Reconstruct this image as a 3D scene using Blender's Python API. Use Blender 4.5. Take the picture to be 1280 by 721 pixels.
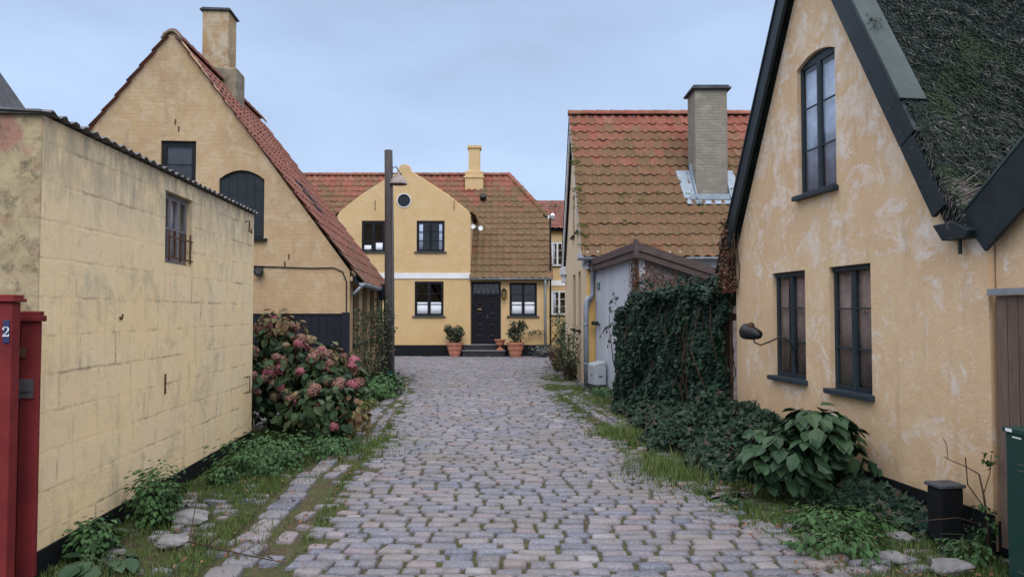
import bpy, bmesh, math, random
from mathutils import Vector, Matrix, noise
from mathutils.geometry import tessellate_polygon
R = math.radians
random.seed(7)
rnd = random.random
def ru(a, b): return a + (b - a) * rnd()
scene = bpy.context.scene
for o in list(bpy.data.objects): bpy.data.objects.remove(o)
C = scene.collection

# ------------------------------------------------------------------ camera
cam = bpy.data.cameras.new('camera'); co = bpy.data.objects.new('camera', cam); C.objects.link(co)
cam.sensor_width = 36; cam.lens = 36 * 900 / 1280; cam.clip_start = .05; cam.clip_end = 900
co.location = (0, 0, 1.55); co.rotation_euler = (R(90 + 1.94), 0, 0)
scene.camera = co

# ------------------------------------------------------------------ world, sun, exposure
SUN_EL, SUN_AZ = R(42), R(176)          # azimuth from +Y, clockwise: behind the camera, slightly left
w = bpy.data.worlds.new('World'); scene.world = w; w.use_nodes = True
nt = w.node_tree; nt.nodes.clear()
def wn(t, **k):
    n = nt.nodes.new(t)
    for a, b in k.items(): setattr(n, a, b)
    return n
sky = wn('ShaderNodeTexSky', sky_type='NISHITA', sun_disc=False)
sky.sun_elevation = SUN_EL; sky.sun_rotation = SUN_AZ
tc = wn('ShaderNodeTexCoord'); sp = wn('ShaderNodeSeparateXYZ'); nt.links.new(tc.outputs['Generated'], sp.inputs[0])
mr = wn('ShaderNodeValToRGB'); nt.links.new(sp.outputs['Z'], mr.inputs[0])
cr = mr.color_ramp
for i, (p, c) in enumerate([(0.0, (4.6, 5.75, 7.5)), (.16, (3.9, 5.05, 6.95)), (.43, (3.4, 4.45, 6.3)), (.57, (12, 12.2, 13.6)), (1.0, (14.2, 14.4, 15))]):  # upper stops: sky brightened above the view, added to light the walls
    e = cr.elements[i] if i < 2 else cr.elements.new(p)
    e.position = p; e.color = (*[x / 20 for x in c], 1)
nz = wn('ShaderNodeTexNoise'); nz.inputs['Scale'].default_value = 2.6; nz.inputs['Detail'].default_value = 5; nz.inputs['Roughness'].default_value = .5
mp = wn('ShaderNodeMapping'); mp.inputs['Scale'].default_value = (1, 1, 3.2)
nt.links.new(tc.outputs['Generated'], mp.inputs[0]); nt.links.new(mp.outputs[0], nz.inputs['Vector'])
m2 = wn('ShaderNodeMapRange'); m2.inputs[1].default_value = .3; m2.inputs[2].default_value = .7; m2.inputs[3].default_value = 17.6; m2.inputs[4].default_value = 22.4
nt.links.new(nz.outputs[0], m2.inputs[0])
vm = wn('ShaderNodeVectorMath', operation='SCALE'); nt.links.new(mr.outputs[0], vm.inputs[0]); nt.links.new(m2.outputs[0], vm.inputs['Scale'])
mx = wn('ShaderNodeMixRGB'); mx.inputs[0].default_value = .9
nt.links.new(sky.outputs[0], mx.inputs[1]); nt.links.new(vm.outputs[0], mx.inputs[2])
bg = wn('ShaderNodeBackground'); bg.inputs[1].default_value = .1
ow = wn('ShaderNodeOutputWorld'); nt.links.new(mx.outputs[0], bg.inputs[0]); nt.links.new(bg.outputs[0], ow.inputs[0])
sun = bpy.data.lights.new('sun', 'SUN'); sun.energy = 1.1; sun.angle = R(40); sun.color = (1, .95, .88)
so = bpy.data.objects.new('sun', sun); C.objects.link(so)
so.rotation_euler = (math.pi / 2 - SUN_EL, 0, -SUN_AZ + math.pi)
scene.view_settings.view_transform = 'Standard'; scene.view_settings.look = 'None'
scene.view_settings.exposure = 0.50; scene.view_settings.gamma = 1
scene.render.resolution_x = 1024; scene.render.resolution_y = 576
scene.cycles.max_bounces = 6; scene.cycles.transparent_max_bounces = 12

# ------------------------------------------------------------------ materials
class M:
    def __init__(s, name, rough=.8, spec=.3, metal=0):
        s.m = bpy.data.materials.new(name); s.m.use_nodes = True; s.t = s.m.node_tree
        s.b = s.t.nodes['Principled BSDF']; s.b.inputs['Roughness'].default_value = rough
        s.b.inputs['Specular IOR Level'].default_value = spec; s.b.inputs['Metallic'].default_value = metal
        s.tc = s.n('ShaderNodeTexCoord'); s.geo = None
    def n(s, t, **k):
        n = s.t.nodes.new(t)
        for a, b in k.items(): setattr(n, a, b)
        return n
    def l(s, a, b): s.t.links.new(a, b)
    def vec(s, scale=(1, 1, 1), rot=(0, 0, 0)):
        m = s.n('ShaderNodeMapping'); m.inputs['Scale'].default_value = scale; m.inputs['Rotation'].default_value = rot
        s.l(s.tc.outputs['Object'], m.inputs[0]); return m.outputs[0]
    def noise(s, scale, detail=4, rough=.55, vec=None, dist=0):
        n = s.n('ShaderNodeTexNoise'); n.inputs['Scale'].default_value = scale; n.inputs['Detail'].default_value = detail
        n.inputs['Roughness'].default_value = rough; n.inputs['Distortion'].default_value = dist
        s.l(vec or s.tc.outputs['Object'], n.inputs['Vector']); return n.outputs[0]
    def ramp(s, f, a, b, lo=0., hi=1.):
        n = s.n('ShaderNodeMapRange'); n.clamp = True
        for i, v in enumerate((a, b, lo, hi)): n.inputs[i + 1].default_value = v
        s.l(f, n.inputs[0]); return n.outputs[0]
    def _in(s, sock, v):
        if isinstance(v, (int, float)): sock.default_value = v
        elif isinstance(v, tuple): sock.default_value = (*v, 1) if len(v) == 3 else v
        else: s.l(v, sock)
    def mix(s, f, a, b, mode='MIX'):
        n = s.n('ShaderNodeMixRGB', blend_type=mode); s._in(n.inputs[0], f); s._in(n.inputs[1], a); s._in(n.inputs[2], b); return n.outputs[0]
    def math(s, op, a, b=0.):
        n = s.n('ShaderNodeMath', operation=op); s._in(n.inputs[0], a); s._in(n.inputs[1], b); return n.outputs[0]
    def island(s):
        if not s.geo: s.geo = s.n('ShaderNodeNewGeometry')
        return s.geo.outputs['Random Per Island']
    def xyz(s):
        n = s.n('ShaderNodeSeparateXYZ'); s.l(s.tc.outputs['Object'], n.inputs[0]); return n.outputs
    def cramp(s, f, stops, const=False):
        n = s.n('ShaderNodeValToRGB'); s.l(f, n.inputs[0]); r = n.color_ramp
        if const: r.interpolation = 'CONSTANT'
        for i, (p, c) in enumerate(stops):
            e = r.elements[i] if i < 2 else r.elements.new(p)
            e.position = p; e.color = (*c, 1)
        return n.outputs[0]
    def bump(s, h, strength=.4, dist=.01):
        n = s.n('ShaderNodeBump'); n.inputs['Strength'].default_value = strength; n.inputs['Distance'].default_value = dist
        s.l(h, n.inputs['Height']); s.l(n.outputs[0], s.b.inputs['Normal'])
    def out(s, col): s._in(s.b.inputs['Base Color'], col); return s.m
    def rough(s, v): s._in(s.b.inputs['Roughness'], v)

def simple(name, col, rough=.6, spec=.3, var=.25, scale=9, metal=0, bump=.15):
    m = M(name, rough, spec, metal)
    f = m.noise(scale, 6, .6)
    c = m.mix(m.ramp(f, .3, .7), tuple(x * (1 - var) for x in col), tuple(min(1, x * (1 + var)) for x in col))
    if bump: m.bump(m.noise(scale * 6, 5), bump, .004)
    return m.out(c)

def stucco(name, base, dark, pale, pale_amt=.5, dirt=.5, brick=False, splash=(.45, .3, .13)):
    m = M(name, .92, .15)
    big = m.noise(.9, 5, .6, dist=.3); mid = m.noise(4.5, 7, .68, dist=.4); fine = m.noise(38, 6, .6)
    streak = m.noise(3, 6, .65, vec=m.vec((2.2, 2.2, .35)))
    c = m.mix(m.ramp(big, .35, .65), base, dark)
    c = m.mix(m.ramp(mid, .35, .75, 0, .55), c, dark)
    c = m.mix(m.math('MULTIPLY', m.ramp(m.math('ADD', m.noise(2.6, 9, .78, dist=.5), m.ramp(m.xyz()[2], 1.5, 3.6, 0, .06)), .52, .58), m.ramp(mid, .38, .60, 0, pale_amt)), c, pale)
    c = m.mix(m.ramp(streak, .55, .8, 0, dirt), c, (.17, .145, .10))
    z = m.xyz()[2]
    low = m.math('MULTIPLY', m.ramp(z, .15, 1.0, 1, 0), m.ramp(mid, .38, .62))
    c = m.mix(m.math('MULTIPLY', low, .5), c, splash)
    c = m.mix(m.ramp(fine, .3, .7, 0, .22), c, dark)
    c = m.mix(m.ramp(m.noise(15, 8, .8, dist=.4), .5, .66, 0, .55), c, dark)
    c = m.mix(m.ramp(m.noise(11, 8, .8, vec=m.vec((1, 1, .6))), .56, .66, 0, .45), c, pale)
    h = m.math('ADD', m.math('MULTIPLY', mid, 1.4), m.math('MULTIPLY', fine, .5))
    if brick:
        x, y, zz = m.xyz()
        cb = m.n('ShaderNodeCombineXYZ'); m.l(m.math('ADD', x, y), cb.inputs[0]); m.l(zz, cb.inputs[1])
        bt = m.n('ShaderNodeTexBrick'); m.l(cb.outputs[0], bt.inputs['Vector'])
        for k, v in (('Scale', 1), ('Mortar Size', .008), ('Brick Width', .24), ('Row Height', .075), ('Mortar Smooth', .6)): bt.inputs[k].default_value = v
        h = m.math('SUBTRACT', h, m.math('MULTIPLY', bt.outputs['Fac'], .2))
        c = m.mix(m.math('MULTIPLY', bt.outputs['Fac'], m.ramp(mid, .4, .7, 0, .3)), c, dark)
    m.bump(h, .55, .012)
    return m.out(c)

def blocks(name):
    m = M(name, .93, .12)
    x, y, z = m.xyz()
    wob = m.math('MULTIPLY', m.math('SUBTRACT', m.noise(5, 4), .5), .035)
    cb = m.n('ShaderNodeCombineXYZ'); m.l(m.math('ADD', m.math('ADD', x, y), wob), cb.inputs[0]); m.l(m.math('ADD', z, wob), cb.inputs[1])
    bt = m.n('ShaderNodeTexBrick'); m.l(cb.outputs[0], bt.inputs['Vector'])
    for k, v in (('Scale', 1), ('Mortar Size', .016), ('Brick Width', .49), ('Row Height', .235), ('Mortar Smooth', .8)): bt.inputs[k].default_value = v
    bt.inputs['Color1'].default_value = (.1, .1, .1, 1); bt.inputs['Color2'].default_value = (.9, .9, .9, 1)
    big = m.noise(1.1, 5, .6); mid = m.noise(6, 7, .7, dist=.5); fine = m.noise(50, 5)
    c = m.mix(m.ramp(big, .38, .62), (.90, .685, .375), (.86, .665, .42))
    c = m.mix(m.math('MULTIPLY', bt.outputs['Color'], .30), c, (.86, .76, .55))
    drips = m.noise(4, 7, .7, vec=m.vec((2.0, 2.0, .55)))
    c = m.mix(m.ramp(drips, .52, .70, 0, .5), c, (.40, .35, .23))
    c = m.mix(m.ramp(mid, .55, .75, 0, .45), c, (.52, .45, .31))
    c = m.mix(m.math('MULTIPLY', bt.outputs['Fac'], m.ramp(m.noise(2.2, 7, .75), .49, .64, .0, .7)), c, (.19, .165, .11))
    # grey weathered band under the coping
    top = m.math('MULTIPLY', m.ramp(z, 2.1, 2.72), m.ramp(m.noise(5, 5, .7, vec=m.vec((1.6, 1.6, .7))), .36, .58))
    c = m.mix(m.math('MULTIPLY', top, .72), c, (.27, .25, .21))
    c = m.mix(m.ramp(m.noise(1.6, 8, .78, dist=.8), .55, .63, 0, .5), c, (.50, .43, .29))
    c = m.mix(m.ramp(m.noise(8, 8, .8, vec=m.vec((1, 1, .5))), .60, .70, 0, .7), c, (.24, .21, .15))
    # bare, dirty end face with mould and old red brick
    endf = m.ramp(x, .003, .012, 1, 0)
    red = m.ramp(m.noise(2.2, 5, .6), .50, .58)
    c2 = m.mix(m.ramp(mid, .4, .6), (.46, .38, .24), (.33, .26, .16)); c2 = m.mix(m.math('MULTIPLY', red, m.ramp(z, 1.7, 2.2)), c2, (.36, .20, .155))
    c2 = m.mix(m.ramp(m.noise(7, 8, .75), .50, .62, 0, .75), c2, (.11, .095, .07))
    c = m.mix(endf, c, c2)
    # peeling whitewash low down
    pl = m.math('MULTIPLY', m.ramp(z, .30, .52, 1, 0), m.ramp(m.noise(9, 6, .7), .60, .66))
    c = m.mix(pl, c, (.60, .58, .52))
    h = m.math('SUBTRACT', m.math('ADD', m.math('MULTIPLY', mid, .9), m.math('MULTIPLY', fine, .3)), m.math('MULTIPLY', bt.outputs['Fac'], m.ramp(big, .35, .65, .0, .22)))
    m.bump(h, .6, .012)
    return m.out(c)

def tilemat(name, reds, mossc, z0, z1, amt=1., lichen=.3):
    m = M(name, .9, .12)
    c = m.cramp(m.island(), [(0, reds[0]), (.35, reds[1]), (.7, reds[2]), (1, reds[3])])
    z = m.xyz()[2]
    n = m.noise(1.1, 6, .65, dist=.4); f2 = m.noise(9, 6, .7)
    g = m.math('ADD', m.ramp(z, z0, z1, 1, 0), m.math('MULTIPLY', m.math('SUBTRACT', n, .5), 1.9))
    g = m.math('ADD', g, m.math('MULTIPLY', m.math('SUBTRACT', m.island(), .5), .35))
    g = m.math('MULTIPLY', m.ramp(g, .25, .75), m.ramp(f2, .30, .60, .35, amt))
    c = m.mix(g, c, mossc)
    c = m.mix(m.ramp(m.noise(26, 5, .7), .58, .70, 0, lichen), c, (.42, .40, .34))
    c = m.mix(m.ramp(m.noise(14, 6, .7), .52, .7, 0, .6), c, (.07, .05, .035))
    m.bump(f2, .4, .01)
    return m.out(c)

def wood(name, a, b, scale=(14, 14, 1.2), rough=.75, spec=.2):
    m = M(name, rough, spec)
    g = m.noise(3.5, 7, .7, vec=m.vec(scale), dist=.5)
    c = m.mix(m.ramp(g, .3, .7), a, b)
    c = m.mix(m.math('MULTIPLY', m.island(), .35), c, tuple(x * .55 for x in a))
    m.bump(g, .35, .006)
    return m.out(c)

def leafmat(name, cols, rough=.5, spec=.35, nscale=2.5):
    m = M(name, rough, spec)
    f = m.math('ADD', m.math('MULTIPLY', m.island(), .7), m.math('MULTIPLY', m.noise(nscale, 3), .45))
    n = len(cols)
    c = m.cramp(f, [(.1 + .9 * i / (n - 1), k) for i, k in enumerate(cols)])
    m.b.inputs['Transmission Weight'].default_value = 0
    return m.out(c)

def cobmat(name, moss=.5):
    m = M(name, .62, .35)
    c = m.cramp(m.island(), [(0, (.09, .105, .15)), (.22, (.16, .16, .205)), (.4, (.20, .18, .20)), (.55, (.115, .13, .18)), (.68, (.235, .21, .21)), (.8, (.155, .17, .225)), (.92, (.23, .17, .18)), (1, (.30, .29, .31))])
    f = m.noise(14, 7, .7); f2 = m.noise(60, 5, .7)
    c = m.mix(m.ramp(f, .35, .7, 0, .55), c, (.15, .14, .15))
    c = m.mix(m.ramp(f2, .48, .72, 0, .6), c, (.40, .40, .46))
    c = m.mix(m.ramp(m.noise(.9, 6, .7), .46, .66, 0, .55), c, (.17, .145, .115))
    c = m.mix(m.ramp(m.noise(5, 6, .7), .56, .66, 0, .5), c, (.09, .085, .055))
    m.bump(m.math('ADD', f, m.math('MULTIPLY', f2, .5)), .5, .008)
    m.rough(m.ramp(f, .3, .7, .5, .8))
    return m.out(c)

def soilmat(name):
    m = M(name, .95, .1)
    f = m.noise(3, 8, .7); f2 = m.noise(30, 6, .7)
    c = m.mix(m.ramp(f, .4, .6), (.075, .062, .042), (.065, .085, .03))
    c = m.mix(m.ramp(f2, .5, .65), c, (.14, .115, .08))
    m.bump(f2, .8, .02)
    return m.out(c)

def glassmat(name, tint=(.97, .98, 1), refl=.95):
    m = bpy.data.materials.new(name); m.use_nodes = True; t = m.node_tree; t.nodes.clear()
    o = t.nodes.new('ShaderNodeOutputMaterial'); mixn = t.nodes.new('ShaderNodeMixShader')
    tr = t.nodes.new('ShaderNodeBsdfTransparent'); gl = t.nodes.new('ShaderNodeBsdfGlossy'); fr = t.nodes.new('ShaderNodeFresnel')
    tr.inputs[0].default_value = (*tint, 1); gl.inputs[0].default_value = (refl, refl, refl, 1); gl.inputs['Roughness'].default_value = .02
    fr.inputs[0].default_value = 1.6
    bt = t.nodes.new('ShaderNodeBump'); nn = t.nodes.new('ShaderNodeTexNoise'); tcn = t.nodes.new('ShaderNodeTexCoord')
    nn.inputs['Scale'].default_value = 2.2; bt.inputs['Strength'].default_value = .12; bt.inputs['Distance'].default_value = .02
    t.links.new(tcn.outputs['Object'], nn.inputs['Vector']); t.links.new(nn.outputs[0], bt.inputs['Height']); t.links.new(bt.outputs[0], gl.inputs['Normal'])
    gg = t.nodes.new('ShaderNodeNewGeometry'); iv = t.nodes.new('ShaderNodeMath'); iv.operation = 'SUBTRACT'; iv.inputs[0].default_value = 1; ml = t.nodes.new('ShaderNodeMath'); ml.operation = 'MULTIPLY'
    t.links.new(gg.outputs['Backfacing'], iv.inputs[1]); t.links.new(iv.outputs[0], ml.inputs[0]); t.links.new(fr.outputs[0], ml.inputs[1]); t.links.new(ml.outputs[0], mixn.inputs[0]); t.links.new(tr.outputs[0], mixn.inputs[1]); t.links.new(gl.outputs[0], mixn.inputs[2]); t.links.new(mixn.outputs[0], o.inputs[0])
    return m

MT = dict(
    shed=blocks('block_wall_paint'),
    st_left=stucco('ochre_stucco', (.55, .395, .225), (.40, .28, .17), (.60, .50, .36), .6, .5, True),
    st_far=stucco('yellow_stucco', (.64, .465, .25), (.57, .40, .205), (.68, .57, .40), .35, .15, True, (.66, .40, .14)),
    st_mid=stucco('amber_stucco', (.70, .46, .17), (.62, .40, .15), (.75, .62, .42), .3, .2),
    st_midg=stucco('pale_gable_stucco', (.72, .58, .40), (.62, .49, .33), (.78, .7, .58), .5, .3),
    st_right=stucco('worn_limewash', (.76, .575, .36), (.66, .455, .28), (.82, .76, .71), .9, .5),
    plinth=simple('tarred_plinth', (.008, .009, .011), .7, .2, .4, 7, bump=.4),
    black=simple('black_green_paint', (.008, .014, .019), .5, .25, .25, 6),
    frame=simple('dark_blue_paint', (.022, .036, .048), .5, .3, .3, 6),
    frameblk=simple('near_black_paint', (.006, .008, .013), .5, .25, .3, 6),
    board=simple('dark_green_board_paint', (.012, .021, .027), .5, .3, .35, 5, bump=.25),
    boardcap=simple('green_board_paint', (.030, .052, .052), .5, .4, .35, 5, bump=.25),
    white=simple('white_paint', (.74, .76, .80), .6, .3, .08, 3),
    offwhite=simple('dirty_white_plaster', (.62, .64, .68), .8, .2, .15, 3),
    lace=simple('white_curtain', (.93, .95, .98), .9, .1, .04, 12),
    beige=simple('beige_curtain', (.26, .19, .16), .9, .1, .3, 5),
    drape=simple('grey_curtain', (.46, .53, .64), .9, .1, .25, 5),
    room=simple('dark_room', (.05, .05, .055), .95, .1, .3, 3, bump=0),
    zinc=simple('zinc', (.27, .31, .36), .5, .5, .2, 5, .35),
    lead=simple('lead_flashing', (.30, .36, .43), .6, .4, .2, 6, .1),
    red=simple('red_gate_paint', (.17, .022, .024), .65, .2, .35, 3),
    terr=simple('terracotta', (.44, .19, .125), .85, .2, .22, 8),
    chim=stucco('worn_chimney_render', (.50, .35, .19), (.33, .22, .12), (.55, .5, .4), .8, .6, True),
    chimlow=simple('grey_chimney_cement', (.24, .205, .15), .95, .1, .4, 6, bump=.6),
    brickgrey=None,
    slate=simple('dark_cap_stone', (.07, .075, .085), .8, .2, .3, 6),
    rust=simple('rusty_iron', (.10, .05, .03), .85, .2, .4, 12),
    iron=simple('black_iron', (.012, .013, .015), .5, .4, .3, 12),
    steel=simple('galvanised_steel', (.16, .16, .17), .45, .5, .15, 8, .6),
    cobble=cobmat('cobblestone'), soil=soilmat('soil_and_moss'),
    kerbstone=cobmat('pale_kerb_slabs'),
    glass=glassmat('window_glass'),
    greycab=simple('grey_box_paint', (.34, .38, .42), .5, .4, .1, 4),
    greencab=simple('green_cabinet_paint', (.010, .050, .042), .4, .5, .12, 3),
    teal=simple('green_plaque', (.03, .13, .11), .4, .4, .1, 9),
    gatewood=wood('brown_grey_gate_wood', (.13, .085, .065), (.22, .16, .13)),
    poleW=wood('weathered_pole_wood', (.045, .038, .040), (.13, .115, .115), (22, 22, .8)),
    fascia=wood('weathered_fascia_wood', (.065, .045, .042), (.17, .13, .13), (1.5, 1.5, 14)),
    greyboard=wood('dark_blue_grey_boards', (.009, .012, .020), (.018, .022, .034), (14, 14, 1), .6, .2),
    plank=wood('peeling_white_planks', (.62, .65, .72), (.42, .45, .52), (16, 16, .6), .8, .2),
    vinewall=simple('grey_vine_stained_wall', (.26, .23, .24), .95, .1, .4, 14, bump=.6),
    doorM=simple('black_door_paint', (.006, .007, .013), .5, .25, .2, 5),
    brass=simple('brass', (.55, .36, .12), .35, .5, .1, 10, .9),
    tile_red=tilemat('red_tiles', [(.20, .08, .06), (.25, .10, .08), (.17, .08, .065), (.28, .13, .10)], (.12, .095, .065), .5, 4.2, .8, .3),
    tile_far=tilemat('mossy_red_tiles', [(.25, .085, .06), (.29, .11, .075), (.21, .08, .06), (.33, .14, .10)], (.122, .106, .054), 5.0, 8.3, .92, .55),
    tile_mid=tilemat('orange_mossy_tiles', [(.25, .085, .06), (.30, .11, .08), (.22, .08, .06), (.34, .15, .11)], (.125, .106, .052), 4.2, 7.4, .85, .55),
    moss=leafmat('moss', [(.05, .075, .018), (.09, .12, .03), (.13, .15, .05)], .95, .1),
    strawbase=simple('thatch_gap_shade', (.010, .013, .012), 1, 0, .4, 8), straw=leafmat('old_reed_thatch', [(.010, .016, .016), (.018, .028, .026), (.030, .046, .040), (.055, .070, .062), (.12, .13, .12)], .95, .05, 1.2),  # strawbase: shade between the reeds is put into the near-black slab colour
    strawpale=leafmat('broken_pale_reed', [(.09, .08, .085), (.16, .14, .14), (.25, .21, .21)], .9, .15, 3),
    strawmoss=leafmat('mossy_reed', [(.020, .038, .020), (.036, .062, .030), (.06, .09, .045)], .9, .15, 3),
    ivy=leafmat('ivy_leaves', [(.005, .014, .011), (.010, .026, .018), (.018, .044, .028), (.05, .10, .06)], .55, .18),
    ivyl=leafmat('creeping_ivy_leaves', [(.009, .018, .016), (.015, .033, .024), (.026, .052, .033), (.05, .085, .055), (.09, .055, .048)], .75, .1),
    nettle=leafmat('nettle_leaves', [(.025, .06, .022), (.04, .095, .03), (.065, .14, .045)], .6, .25),
    bushL=leafmat('big_shrub_leaves', [(.012, .032, .015), (.020, .048, .022), (.032, .072, .032), (.06, .10, .05)], .5, .25),
    hydL=leafmat('hydrangea_leaves', [(.010, .022, .012), (.018, .040, .018), (.032, .065, .025), (.08, .09, .04)], .6, .2),
    hydB=leafmat('browning_hydrangea_leaves', [(.10, .05, .03), (.16, .10, .05), (.12, .12, .05), (.2, .15, .09)], .7, .2),
    hydP=leafmat('faded_pink_petals', [(.20, .09, .085), (.28, .145, .13), (.24, .14, .10), (.38, .21, .19)], .8, .2),
    hydT=leafmat('tan_petals', [(.24, .20, .11), (.34, .27, .16), (.28, .17, .12)], .8, .2),
    hydR=leafmat('magenta_petals', [(.30, .075, .105), (.38, .13, .16), (.33, .15, .16)], .8, .2),
    stem=simple('brown_stem', (.07, .05, .035), .9, .1, .4, 20),
    greenstem=simple('green_stem', (.08, .11, .05), .8, .2, .3, 20),
    drylf=leafmat('dry_brown_leaves', [(.09, .045, .03), (.16, .08, .05), (.24, .15, .10)], .9, .1),
    grass=leafmat('grass_blades', [(.045, .075, .018), (.07, .115, .03), (.10, .15, .045), (.17, .17, .08)], .8, .15, 1.5),
    rosL=leafmat('climbing_rose_leaves', [(.03, .05, .025), (.06, .09, .045), (.10, .13, .07)], .6, .25),
    lav=leafmat('lavender_leaves', [(.10, .11, .11), (.16, .17, .18), (.2, .22, .2)], .9, .1),
    potL=leafmat('dark_evergreen_leaves', [(.014, .024, .014), (.03, .045, .022), (.05, .06, .03)], .5, .3),
    rock=simple('field_stone', (.20, .195, .20), .85, .2, .35, 9, bump=.8),
    enamel=simple('old_enamel_shade', (.30, .24, .22), .5, .4, .3, 6),
    platebl=simple('blue_enamel', (.03, .035, .11), .3, .5, .1, 6),
    step=simple('black_stone_step', (.022, .023, .028), .5, .4, .3, 8),
    steptop=simple('worn_step_edge', (.22, .23, .25), .6, .3, .3, 8),
    rubble=simple('dark_earth', (.03, .028, .022), .95, .1, .4, 9, bump=.6),
)
def greybrick():
    m = M('grey_yellow_chimney_brick', .95, .1)
    x, y, z = m.xyz(); cb = m.n('ShaderNodeCombineXYZ'); m.l(m.math('ADD', x, y), cb.inputs[0]); m.l(z, cb.inputs[1])
    bt = m.n('ShaderNodeTexBrick'); m.l(cb.outputs[0], bt.inputs['Vector'])
    for k, v in (('Scale', 1), ('Mortar Size', .009), ('Brick Width', .22), ('Row Height', .068), ('Mortar Smooth', .4)): bt.inputs[k].default_value = v
    bt.inputs['Color1'].default_value = (.22, .20, .165, 1); bt.inputs['Color2'].default_value = (.28, .255, .21, 1); bt.inputs['Mortar'].default_value = (.25, .24, .22, 1)
    c = m.mix(m.ramp(m.noise(4, 7, .7), .52, .64, 0, .6), bt.outputs['Color'], (.42, .38, .30))
    c = m.mix(m.ramp(m.noise(2, 6, .7), .5, .7, 0, .5), c, (.15, .13, .11))
    m.bump(m.math('SUBTRACT', m.noise(20, 5), bt.outputs['Fac']), .5, .01)
    return m.out(c)
MT['brickgrey'] = greybrick()

# ------------------------------------------------------------------ mesh helpers
class MB:
    def __init__(s): s.v = []; s.f = []; s.mi = []; s.k = 0; s.smooth = False
    def add(s, vs, fs):
        b = len(s.v); s.v.extend([tuple(v) for v in vs]); s.f.extend([tuple(b + i for i in f) for f in fs]); s.mi.extend([s.k] * len(fs)); return s
    def box(s, x0, x1, y0, y1, z0, z1, mp=None):
        vs = [(x, y, z) for x in (x0, x1) for y in (y0, y1) for z in (z0, z1)]
        if mp: vs = [mp(*v) for v in vs]
        return s.add(vs, [(0, 1, 3, 2), (4, 6, 7, 5), (0, 4, 5, 1), (2, 3, 7, 6), (0, 2, 6, 4), (1, 5, 7, 3)])
    def beam(s, p0, p1, w, h, up=(0, 0, 1), off=0):
        p0, p1 = Vector(p0), Vector(p1); d = (p1 - p0).normalized(); sd = d.cross(Vector(up)).normalized(); u = sd.cross(d)
        vs = [p + sd * a * w / 2 + u * (b * h / 2 + off) for p in (p0, p1) for a in (-1, 1) for b in (-1, 1)]
        return s.add(vs, [(0, 1, 3, 2), (4, 6, 7, 5), (0, 4, 5, 1), (2, 3, 7, 6), (0, 2, 6, 4), (1, 5, 7, 3)])
    def tube(s, pts, r, n=8, cap=True, half=False):
        pts = [Vector(p) for p in pts]; rs = r if isinstance(r, (list, tuple)) else [r] * len(pts)
        vs = []; ref = None
        for i, p in enumerate(pts):
            d = (pts[min(i + 1, len(pts) - 1)] - pts[max(i - 1, 0)]).normalized()
            if ref is None: ref = Vector((0, 0, 1)) if abs(d.z) < .9 else Vector((1, 0, 0))
            a = d.cross(ref).normalized(); b = a.cross(d); ref = b
            for k in range(n):
                t = 2 * math.pi * k / n; vs.append(p + (a * math.cos(t) + b * math.sin(t)) * rs[i])
        fs = [(i * n + k, i * n + (k + 1) % n, (i + 1) * n + (k + 1) % n, (i + 1) * n + k) for i in range(len(pts) - 1) for k in range(n)]
        if cap: fs += [tuple(range(n))[::-1], tuple((len(pts) - 1) * n + k for k in range(n))]
        return s.add(vs, fs)
    def lathe(s, prof, c=(0, 0, 0), n=20, axis='z'):
        vs = []
        for r, z in prof:
            for k in range(n):
                t = 2 * math.pi * k / n; a, b = r * math.cos(t), r * math.sin(t)
                vs.append((c[0] + a, c[1] + b, c[2] + z) if axis == 'z' else (c[0] + a, c[1] + z, c[2] + b) if axis == 'y' else (c[0] + z, c[1] + a, c[2] + b))
        fs = [(i * n + k, i * n + (k + 1) % n, (i + 1) * n + (k + 1) % n, (i + 1) * n + k) for i in range(len(prof) - 1) for k in range(n)]
        fs += [tuple(range(n)), tuple((len(prof) - 1) * n + k for k in range(n))]
        return s.add(vs, fs)
    def prism(s, poly, d0, d1, mp):
        n = len(poly)
        vs = [mp(u, d0, v) for u, v in poly] + [mp(u, d1, v) for u, v in poly]
        return s.add(vs, [tuple(range(n)), tuple(range(n, 2 * n))[::-1]] + [(i, (i + 1) % n, n + (i + 1) % n, n + i) for i in range(n)])
    def wall(s, outline, holes, th, mp):
        loops = [outline] + holes
        tess = tessellate_polygon([[Vector((u, v, 0)) for u, v in l] for l in loops])
        flat = [p for l in loops for p in l]; n = len(flat)
        vs = [mp(u, 0, v) for u, v in flat] + [mp(u, th, v) for u, v in flat]
        fs = [tuple(t) for t in tess] + [tuple(n + i for i in t) for t in tess]
        b = 0
        for l in loops:
            m = len(l); fs += [(b + i, b + (i + 1) % m, n + b + (i + 1) % m, n + b + i) for i in range(m)]; b += m
        return s.add(vs, fs)
    def build(s, name, mats, parent=None, smooth=None, recalc=True, bevel=0):
        me = bpy.data.meshes.new(name); me.from_pydata(s.v, [], s.f)
        if not isinstance(mats, (list, tuple)): mats = [mats]
        for m in mats: me.materials.append(m)
        if len(mats) > 1: me.polygons.foreach_set('material_index', s.mi)
        if recalc:
            bm = bmesh.new(); bm.from_mesh(me); bmesh.ops.recalc_face_normals(bm, faces=bm.faces); bm.to_mesh(me); bm.free()
        if s.smooth if smooth is None else smooth: me.polygons.foreach_set('use_smooth', [True] * len(me.polygons))
        me.update()
        o = bpy.data.objects.new(name, me); C.objects.link(o)
        if parent: o.parent = parent
        if bevel:
            b = o.modifiers.new('bevel', 'BEVEL'); b.width = bevel; b.segments = 2; b.limit_method = 'ANGLE'
        return o

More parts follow.
